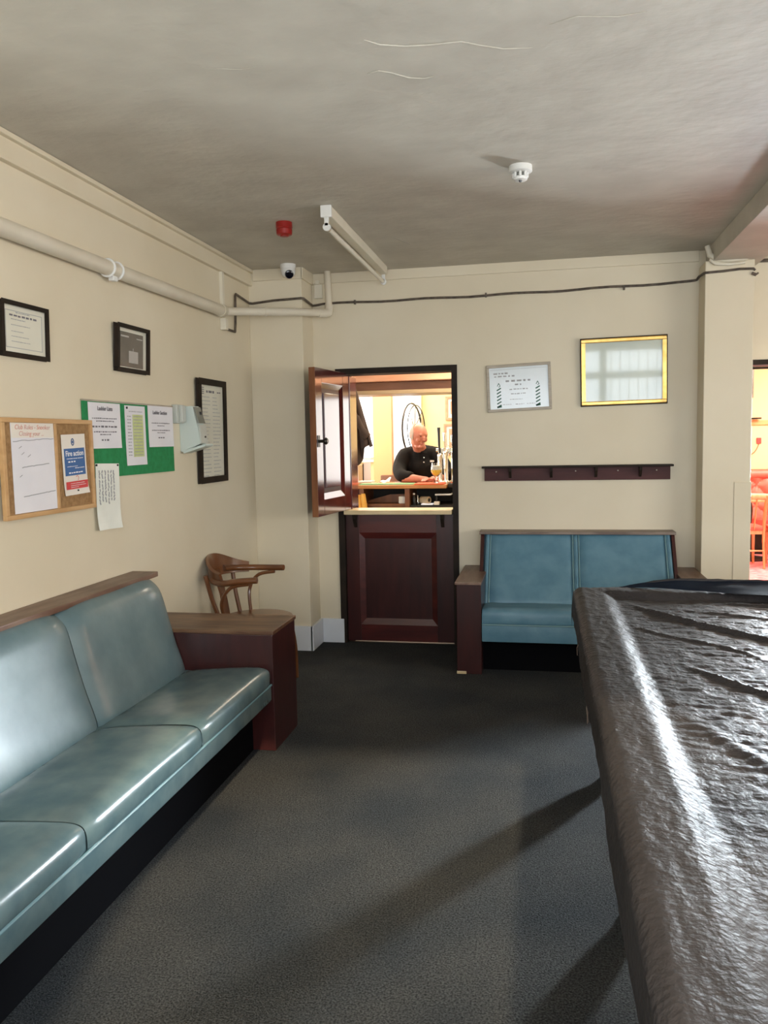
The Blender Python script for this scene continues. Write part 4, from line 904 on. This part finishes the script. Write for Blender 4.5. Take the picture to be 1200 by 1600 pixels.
# beer fonts
def font_tower(x, y, lab, handle, hz, tall=0.33):
    g = thing('beer_font', lab, 'beer tap', (x, y, 1.124))
    part('column', lathe(B(), [(0.036, 0), (0.036, 0.012), (0.020, 0.03), (0.019, tall-0.05), (0.026, tall-0.03), (0.026, tall), (0.014, tall+0.015)], (x, y, 1.124), 22), 'chrome', g, smooth=True)
    part('spout', tube(B(), spl([(x, y, 1.124+tall-0.02), (x, y-0.06, 1.124+tall-0.01), (x, y-0.085, 1.124+tall-0.05), (x, y-0.088, 1.124+tall-0.16)]), 0.011, 10), 'chrome', g, smooth=True)
    part('handle', tube(B(), [(x, y-0.01, 1.124+tall), (x-0.004, y-0.02, 1.124+tall+0.09), (x-0.006, y-0.02, hz-0.07), (x-0.007, y-0.02, hz)], [0.007, 0.011, 0.013, 0.016], 12), handle, g, smooth=True)
    return g
font_tower(-0.965, 7.66, 'beer tap with a tall black handle', 'black_plastic', 1.65, 0.27)
font_tower(-0.905, 7.62, 'chrome beer tap column with pale handle left of its twin, near the door frame', 'chrome', 1.60, 0.30)
font_tower(-0.835, 7.62, 'chrome beer tap column nearest the door frame', 'chrome', 1.58, 0.30)
g = thing('tap_rail', 'horizontal chrome rail joining the beer taps', 'rail', (-0.90, 7.64, 1.42))
part('bar', tube(B(), [(-1.00, 7.70, 1.435), (-0.72, 7.62, 1.435)], 0.019, 14), 'chrome', g, smooth=True)
for x, y in ((-0.965, 7.69), (-0.93, 7.68), (-0.87, 7.665), (-0.80, 7.645)): part('boss', lathe(B(), [(0.024, -0.022), (0.028, -0.012), (0.028, 0.012), (0.024, 0.022)], (x, y-0.012, 1.430), 16, 'Y'), 'chrome', g, smooth=True)
# wheel ornament
g = thing('wheel_ornament', 'large thin metal wheel ornament hanging in front of the narrow window', 'ornament', (-1.53, 9.2, 1.66))
wc = Vector((-1.44, 9.15, 1.66)); wa = Vector((math.cos(1.33), math.sin(1.33), 0)); 
def ringpts(R, off=(0, 0, 0), n=48): return [wc+Vector(off)+wa*R*math.cos(2*PI*k/n)+Vector((0, 0, R*1.05*math.sin(2*PI*k/n))) for k in range(n+1)]
part('rim', tube(B(), ringpts(0.275, (-0.03, 0, 0)), 0.010, 8, cap=False), 'dark_steel', g, smooth=True)
part('inner_rim', tube(B(), ringpts(0.255, (0.02, 0, 0)), 0.006, 8, cap=False), 'dark_steel', g, smooth=True)
for k in range(8):
    a = PI*k/4; d = wa*math.cos(a)+Vector((0, 0, math.sin(a)*1.05)); part('spoke', tube(B(), [wc+d*0.02, wc+Vector((0.02, 0, 0))*0.8+d*0.255], 0.0035, 6), 'dark_steel', g)
part('hub', lathe(B(), [(0.022, -0.01), (0.022, 0.01)], wc, 14, 'X'), 'red_plastic', g)
part('hanging_wire', tube(B(), [wc+Vector((0, 0, 0.27)), wc+Vector((0, 0, 1.04))], 0.002, 5), 'dark_steel', g)
# pictures on yellow wall
for (x0, z1, w, h, lab) in ((-1.118, 2.03, 0.24, 0.275, 'upper framed picture on the yellow bar wall'), (-1.140, 1.715, 0.26, 0.36, 'lower arched framed picture on the yellow bar wall')):
    pl = Plane((x0, 9.445, z1), (1, 0, 0), (0, 0, 1)); g = thing('framed_picture', lab, 'picture', pl.p(w/2, h))
    part('mount', pl.rect(B(), 0.01, w-0.01, 0.01, h-0.01, 0, 0.006), 'cream_paper', g); frame4(pl, w, h, 0.028, 0.02, 'beam_pink', g)
    part('print', pl.rect(B(), 0.06, w-0.06, 0.06, h-0.07, 0.006, 0.008), 'beam_pink', g)
g = thing('potted_plant', 'small leafy plant at the right end of the bar', 'plant', (-0.80, 8.3, 1.2))
part('pot', lathe(B(), [(0.04, 1.124), (0.055, 1.22), (0.05, 1.22), (0.045, 1.20)], (-0.80, 7.88, 0), 18), 'cardboard', g, smooth=True)
bm = B(); random.seed(3)
for k in range(26):
    a = random.uniform(0, 2*PI); r = random.uniform(0.02, 0.09); z = random.uniform(1.28, 1.54); c = Vector((-0.80+r*math.cos(a), 7.88+r*math.sin(a), z)); d = Vector((math.cos(a), math.sin(a), 0.5)).normalized(); s_ = d.cross(Vector((0, 0, 1))).normalized()
    v = [bm.verts.new(p) for p in (c, c+d*0.03+s_*0.014, c+d*0.065, c+d*0.03-s_*0.014)]; bm.faces.new(v)
o = part('foliage', bm, 'green_towel', g); o['kind'] = 'stuff'
part('stem', tube(B(), [(-0.80, 7.88, 1.20), (-0.80, 7.88, 1.50)], 0.004, 6), 'bar_wood', g)

# ================================================================ THE DRINKER
def skin_mesh(chains, vox=None):
    """chains: list of lists of (point, radius); returns bmesh of joined skinned tubes with round ends"""
    bm = B()
    for chn in chains:
        pts = spl([c[0] for c in chn], 5); rads = []
        for i in range(len(chn)-1):
            for k in range(5):
                t = k/5; t = t*t*(3-2*t); rads.append(chn[i][1]*(1-t)+chn[i+1][1]*t)
        rads.append(chn[-1][1])
        fl = chn[0][2] if len(chn[0]) > 2 else None
        d0 = (pts[1]-pts[0]).normalized(); d1 = (pts[-1]-pts[-2]).normalized()
        P = [pts[0]-d0*rads[0]*0.8, pts[0]-d0*rads[0]*0.5]+pts+[pts[-1]+d1*rads[-1]*0.5, pts[-1]+d1*rads[-1]*0.8]
        Rr = [rads[0]*0.45, rads[0]*0.82]+rads+[rads[-1]*0.82, rads[-1]*0.45]
        tube(bm, P, Rr, 16, True, fl)
    return bm
def remesh(bm, vox, smooth_it=6):
    me = bpy.data.meshes.new('t'); bm.to_mesh(me); bm.free(); o = bpy.data.objects.new('t', me); COL.objects.link(o)
    m = o.modifiers.new('r', 'REMESH'); m.mode = 'VOXEL'; m.voxel_size = vox
    s = o.modifiers.new('s', 'SMOOTH'); s.iterations = smooth_it; s.factor = 0.5
    dg = bpy.context.evaluated_depsgraph_get(); m2 = bpy.data.meshes.new_from_object(o.evaluated_get(dg))
    bpy.data.objects.remove(o); out = B(); out.from_mesh(m2); bpy.data.meshes.remove(m2); return out
man = thing('person', 'balding man in a black polo shirt leaning on the bar, looking down', 'person', (-1.2, 8.3, 0))
V3 = Vector
F = V3((0.66, -0.70, -0.27)).normalized(); S = V3((0, 0, 1)).cross(F).normalized()*-1; S = F.cross(V3((0, 0, 1))).normalized(); U = S.cross(F).normalized()
# S : the man's right-hand-to-left? (screen left/right only matters by symmetry)
HC_ = V3((-1.215, 7.965, 1.585))
def hp(s, f, u): return HC_+S*s+F*f+U*u
bm = B(); g_ = bmesh.ops.create_icosphere(bm, subdivisions=4, radius=1.0)
for v in g_['verts']:
    x, y, z = v.co
    w = 0.084*(1-0.20*max(-z, 0)**1.3); dpt = 0.098*(1-0.10*max(-z, 0)); hgt = 0.112 if z > 0 else 0.120
    fy = y
    px_, py_, pz_ = x*w, fy*dpt, z*hgt
    if z < -0.45 and y < 0: py_ *= 0.55   # under the skull towards the neck
    if z < -0.2 and y > 0.3: px_ *= 0.92; py_ += 0.004
    if y > 0.6 and abs(x) < 0.6 and 0.0 < z < 0.25: py_ -= 0.004    # eye sockets band
    v.co = hp(px_, py_, pz_)
def blob(bm, s, f, u, a, b_, c_):
    g = bmesh.ops.create_icosphere(bm, subdivisions=2, radius=1.0)
    for v in g['verts']: v.co = hp(s+v.co.x*a, f+v.co.y*b_, u+v.co.z*c_)
blob(bm, 0, 0.098, -0.012, 0.013, 0.018, 0.024); blob(bm, 0, 0.106, -0.028, 0.016, 0.015, 0.012)      # nose
for s in (-1, 1):
    blob(bm, s*0.030, 0.080, 0.026, 0.024, 0.016, 0.008); blob(bm, s*0.040, 0.068, -0.030, 0.024, 0.022, 0.024)   # brow, cheek
    blob(bm, s*0.081, -0.005, -0.005, 0.008, 0.018, 0.030)                                             # ear
blob(bm, 0, 0.076, -0.098, 0.026, 0.020, 0.018); blob(bm, 0, 0.086, -0.064, 0.024, 0.013, 0.010)       # chin, mouth
blob(bm, 0, 0.030, -0.110, 0.045, 0.045, 0.020)                                                        # soft under-chin
neck = V3((-1.215, 8.09, 1.42))
body = [[(hp(0, -0.02, -0.06), 0.062), (neck, 0.066), (neck+V3((0, 0.03, -0.06)), 0.075)],
        [(neck+V3((0, 0.03, -0.05)), 0.11), (V3((-1.21, 8.14, 1.28)), 0.155), (V3((-1.20, 8.18, 1.10)), 0.165), (V3((-1.20, 8.24, 0.95)), 0.165)],
        [(V3((-1.37, 8.10, 1.385)), 0.062), (V3((-1.405, 8.00, 1.27)), 0.052), (V3((-1.375, 7.85, 1.175)), 0.044), (V3((-1.25, 7.76, 1.165)), 0.040), (V3((-1.13, 7.70, 1.158)), 0.029), (V3((-1.10, 7.69, 1.155)), 0.028)],
        [(V3((-1.05, 8.10, 1.385)), 0.062), (V3((-0.97, 8.03, 1.27)), 0.052), (V3((-0.93, 7.92, 1.175)), 0.044), (V3((-0.985, 7.80, 1.165)), 0.038), (V3((-1.04, 7.75, 1.158)), 0.029), (V3((-1.055, 7.74, 1.156)), 0.028)],
        [(V3((-1.29, 8.24, 0.95)), 0.095), (V3((-1.30, 8.20, 0.52)), 0.068), (V3((-1.30, 8.26, 0.09)), 0.046)],
        [(V3((-1.11, 8.24, 0.95)), 0.095), (V3((-1.09, 8.22, 0.52)), 0.068), (V3((-1.09, 8.28, 0.09)), 0.046)],
        [(V3((-1.39, 8.10, 1.39)), 0.05), (V3((-1.21, 8.12, 1.40)), 0.08), (V3((-1.04, 8.10, 1.39)), 0.05)]]
bm2 = skin_mesh(body); me = bpy.data.meshes.new('t'); bm2.to_mesh(me); bm2.free(); bm.from_mesh(me)
def hand(bm, wrist, d, side):
    d = V3(d).normalized(); s = d.cross(V3((0, 0, 1))).normalized()*side
    c = V3(wrist)+d*0.045; obox(bm, c, d, s, V3((0, 0, 1)), 0.09, 0.080, 0.028, 0.010)
    for k, (L, off) in enumerate(((0.070, -0.030), (0.078, -0.010), (0.072, 0.010), (0.056, 0.029))):
        a = V3(wrist)+d*0.082+s*off; r = 0.0088
        tube(bm, [a-d*0.02, a+d*L*0.45+V3((0, 0, 0.004)), a+d*L*0.8-V3((0, 0, 0.004)), a+d*L-V3((0, 0, 0.012))], [r, r, r*.9, r*.75], 8)
    a = V3(wrist)+d*0.02-s*0.035; tube(bm, [a, a+d*0.03-s*0.02, a+d*0.062-s*0.022-V3((0, 0, 0.006))], [0.011, 0.0105, 0.008], 8)
hand(bm, (-1.11, 7.69, 1.152), (0.97, -0.20, 0), 1); hand(bm, (-1.05, 7.745, 1.152), (-0.55, -0.85, 0), 1)
bm.verts.ensure_lookup_table(); bpy.data.meshes.remove(me)
bm = remesh(bm, 0.0065, 2)
part('body', bm, 'skin', man, smooth=True)
for s in (-1, 1):
    bm = B(); g = bmesh.ops.create_icosphere(bm, subdivisions=2, radius=1)
    for v in g['verts']: v.co = hp(s*0.030+v.co.x*0.011, 0.086+v.co.y*0.007, 0.008+v.co.z*0.0055)
    part('eye', bm, 'eye_dark', man, smooth=True)
bm = B(); g = bmesh.ops.create_icosphere(bm, subdivisions=2, radius=1)
for v in g['verts']: v.co = hp(v.co.x*0.022, 0.096+v.co.y*0.005-abs(v.co.x)*0.006, -0.066+v.co.z*0.005)
part('mouth', bm, 'lip', man, smooth=True)
# short fringe of grey hair round the back and sides
bm = B()
def hairf(u, v):
    a = PI*(1.0)+(-1.85+3.7*u); th = -0.35+(1.35-0.75*abs(2*u-1)**3)*v      # angle around (0 = forward), elevation
    x, y, z = math.cos(th)*math.sin(a), math.cos(th)*math.cos(a), math.sin(th)
    k = 1.045+0.012*noise.noise(V3((u*14, v*8, 1)))
    return hp(x*0.084*k, y*0.098*k-0.001, z*0.115*k)
grid(bm, hairf, 30, 12); solid(bm, -0.004)
part('hair', bm, 'grey_hair', man, smooth=True)
# shirt
sh = [[(neck+V3((0, 0.03, -0.055)), 0.125), (V3((-1.21, 8.14, 1.27)), 0.172), (V3((-1.20, 8.18, 1.10)), 0.185), (V3((-1.20, 8.24, 0.93)), 0.185)],
      [(V3((-1.375, 8.10, 1.375)), 0.082), (V3((-1.415, 8.00, 1.265)), 0.072), (V3((-1.375, 7.86, 1.19)), 0.064), (V3((-1.275, 7.785, 1.180)), 0.054)],
      [(V3((-1.045, 8.10, 1.375)), 0.082), (V3((-0.965, 8.03, 1.265)), 0.072), (V3((-0.925, 7.92, 1.19)), 0.062), (V3((-0.955, 7.85, 1.180)), 0.054)],
      [(V3((-1.385, 8.10, 1.39)), 0.070), (V3((-1.21, 8.13, 1.395)), 0.095), (V3((-1.045, 8.10, 1.39)), 0.070)]]
bm = skin_mesh(sh); bm = remesh(bm, 0.008, 5)
for v in bm.verts:
    n = noise.noise(v.co*9)*0.5+noise.noise(V3((v.co.x*22, v.co.y*22, v.co.z*6)))*0.5; v.co += v.normal*0.006*n
part('shirt', bm, 'black_shirt', man, smooth=True)
bm = B()
def collar(u, v):
    a = -2.55+5.1*u; r = 0.078+0.020*v; return neck+V3((r*math.sin(a+0.45), -0.01+0.02-r*math.cos(a+PI+0.45)*-1*-1, 0.0))+V3((0, 0, 0.028-0.045*v-0.02*(abs(a)/2.55)**3*0))
grid(bm, collar, 24, 4); solid(bm, 0.005); part('collar', bm, 'black_shirt', man, smooth=True)
for z in (1.36, 1.315): part('button', lathe(B(), [(0.006, 0), (0.006, 0.003)], (-1.165, 7.972-(1.36-z)*0.3, z), 10, 'Y'), 'white_plastic', man)
part('chest_badge', bx(-1.105, -1.065, 7.975, 7.985, 1.315, 1.332, bev=0.002), 'white_plastic', man, label='small pale chest badge')
tr = [[(V3((-1.20, 8.24, 0.97)), 0.165), (V3((-1.20, 8.25, 0.88)), 0.17)], [(V3((-1.29, 8.24, 0.90)), 0.11), (V3((-1.30, 8.20, 0.52)), 0.085), (V3((-1.30, 8.26, 0.12)), 0.075)], [(V3((-1.11, 8.24, 0.90)), 0.11), (V3((-1.09, 8.22, 0.52)), 0.085), (V3((-1.09, 8.28, 0.12)), 0.075)]]
part('trousers', remesh(skin_mesh(tr), 0.012, 4), 'navy_trousers', man, smooth=True)
for x in (-1.30, -1.09):
    part('shoe', remesh(skin_mesh([[(V3((x, 8.32, 0.045)), 0.045), (V3((x, 8.22, 0.045)), 0.045), (V3((x, 8.10, 0.035)), 0.035)]]), 0.010, 3), 'black_plastic', man, smooth=True)

# ================================================================ RIGHT-HAND ROOM SEEN THROUGH THE WIDE OPENING
struct('floor', bx(1.25, 5.2, 5.945, 11.6, -0.06, 0.002), 'pink_carpet')
struct('ceiling', bx(1.25, 5.2, 6.08, 11.6, 2.75, 2.85), 'bar_ceiling')
struct('wall_back', bx(1.25, 5.2, 11.5, 11.6, 0, 2.8), 'far_wall')
struct('wall_right', bx(5.1, 5.2, 6.08, 11.5, 0, 2.8), 'far_wall')
bm = B(); box(bm, 1.34, 2.9, 5.915, 6.09, 2.0, 2.035); box(bm, 2.86, 2.90, 5.915, 6.09, 0, 2.0)
struct('trim_13', bm, 'dark_frame')
struct('trim_14', bx(1.34, 2.86, 6.10, 6.12, 1.985, 2.0), 'dark_frame')
struct('trim_15', bx(1.34, 5.1, 11.47, 11.5, 1.64, 1.70, bev=0.005), 'column_paint')
g = thing('television', 'flat television high on the wall of the far right room', 'television', (2.48, 11.35, 1.98))
part('casing', bx(2.05, 2.68, 11.30, 11.36, 1.99, 2.40, bev=0.006), 'smoked_plastic', g); part('screen', bx(2.07, 2.66, 11.292, 11.30, 2.02, 2.38), 'black_glass', g); part('wall_arm', bx(2.3, 2.4, 11.36, 11.5, 2.15, 2.25), 'dark_steel', g)
g = thing('wall_shelf', 'small dark shelf below the television in the far right room', 'shelf', (2.6, 11.45, 1.70))
part('board', bx(2.36, 2.80, 11.38, 11.47, 1.715, 1.735), 'dark_frame', g); part('bracket', bx(2.55, 2.58, 11.38, 11.47, 1.69, 1.715), 'dark_frame', g)
g = thing('wall_socket', 'small red-topped fitting on the yellow wall above the banquette', 'socket', (2.80, 11.48, 1.40))
part('plate', bx(2.77, 2.83, 11.485, 11.5, 1.39, 1.47, bev=0.004), 'red_print', g); part('lead', tube(B(), spl([(2.80, 11.48, 1.39), (2.74, 11.47, 1.28), (2.60, 11.47, 1.20), (2.50, 11.47, 1.28)]), 0.005, 6), 'bar_wood', g, smooth=True)
# tufted banquette
g = thing('tufted_banquette', 'red button-tufted banquette along the far wall of the right room', 'banquette', (3.2, 11.3, 0))
part('base', bx(1.5, 5.0, 10.88, 11.45, 0.0, 0.34), 'dark_frame', g)
part('seat_pad', bx(1.5, 5.0, 10.84, 11.42, 0.34, 0.46, bev=0.03, seg=3), 'pink_leather', g, smooth=True)
bm = B()
def tuft(u, v):
    x = 1.5+3.5*u; z = 0.46+0.50*v; a = x/0.13; b_ = (z-0.46)/0.13
    d = min(abs(math.sin((a+b_)*PI/2)), abs(math.sin((a-b_)*PI/2))); return Vector((x, 11.30-0.045*d**0.5-0.02*v*0, z))
grid(bm, tuft, 216, 24); tbk = part('tufted_back', bm, 'pink_leather', g, smooth=True)
part('back_core', bx(1.5, 5.0, 11.305, 11.48, 0.40, 0.99), 'pink_leather', g)
part('top_roll', tube(B(), [(1.5, 11.30, 1.0), (3, 11.30, 1.0), (5.0, 11.30, 1.0)], 0.065, 16), 'pink_leather', g, smooth=True)
for i in range(26):
    for j in range(3):
        x = 1.5+0.13*(i+ (1 if j % 2 else 2)*0.5)*1.0; z = 0.46+0.13*(j+0.5+0.5)
        if 2.2 < x < 3.6: part('button', lathe(B(), [(0.004, 0), (0.012, -0.004), (0.010, -0.010), (0.002, -0.012)], (1.5+0.26*round((x-1.5)/0.26)+(0.13 if j % 2 else 0), 11.30, z), 8, 'Y'), 'red_print', tbk)
# dining chairs
def dining_chair(lab):
    g = thing('dining_chair', lab, 'chair', (0, 0, 0), 'dining chairs in the far right room')
    part('seat', bx(-0.21, 0.21, -0.20, 0.20, 0.43, 0.47, bev=0.012), 'pink_leather', g)
    part('seat_frame', bx(-0.20, 0.20, -0.19, 0.19, 0.385, 0.43, bev=0.004), 'light_wood', g)
    for s in (-1, 1):
        part('back_post', tube(B(), spl([(s*0.17, -0.27, 0.0), (s*0.18, -0.20, 0.25), (s*0.185, -0.185, 0.45), (s*0.185, -0.22, 0.65), (s*0.19, -0.27, 0.84)]), [0.016]*10+[0.02]*10+[0.024]*13, 8, flat=(0.8, 1.3)), 'light_wood', g, smooth=True)
        part('front_leg', tube(B(), [(s*0.18, 0.18, 0.43), (s*0.19, 0.19, 0.0)], [0.020, 0.014], 8), 'light_wood', g, smooth=True)
    part('top_rail', tube(B(), spl([(-0.20, -0.265, 0.815), (0, -0.295, 0.825), (0.20, -0.265, 0.815)]), 0.026, 8, flat=(1.4, 0.5)), 'light_wood', g, smooth=True)
    for x in (-0.075, 0.0, 0.075): part('slat', tube(B(), spl([(x, -0.19, 0.44), (x, -0.24, 0.62), (x, -0.28, 0.80)]), 0.016, 6, flat=(0.5, 1.2)), 'light_wood', g, smooth=True)
    part('stretcher', tube(B(), [(-0.17, -0.22, 0.2), (0.17, -0.22, 0.2)], 0.010, 6), 'light_wood', g)
    return g
c0 = dining_chair('light wooden dining chair at the left of the far right room, nearest the doorway'); c0.location = (2.26, 9.95, 0.002); c0.rotation_euler = (0, 0, 0.06)
dup(c0, (2.74, 9.88, 0.002), -0.05, 'light wooden dining chair right of its twin in the far right room')
dup(c0, (3.35, 9.9, 0.002), 0.15, 'light wooden dining chair further right, out past the doorway edge')
for i, x in enumerate((2.45, 3.5)):
    g = thing('dining_table', ['wooden pub table behind the left dining chairs in the far right room', 'wooden pub table further right in the far right room'][i], 'table', (x, 10.45, 0))
    part('table_top', bx(x-0.4, x+0.4, 10.15, 10.75, 0.72, 0.75, bev=0.008), 'light_wood', g)
    part('pedestal', lathe(B(), [(0.05, 0.03), (0.04, 0.15), (0.03, 0.4), (0.045, 0.6), (0.03, 0.72)], (x, 10.45, 0), 16), 'dark_steel', g, smooth=True)
    part('foot', lathe(B(), [(0.22, 0.002), (0.22, 0.02), (0.05, 0.05)], (x, 10.45, 0), 20), 'dark_steel', g, smooth=True)

for o in list(bpy.data.objects):
    if o.parent is not None and o.name.split('.')[0] in ('printed_lines', 'loose_thread', 'pen_lines', 'small_print', 'striped_posts', 'handwriting', 'heading', 'lettering', 'pale_shape', 'emblem'):
        o['kind'] = 'stuff'
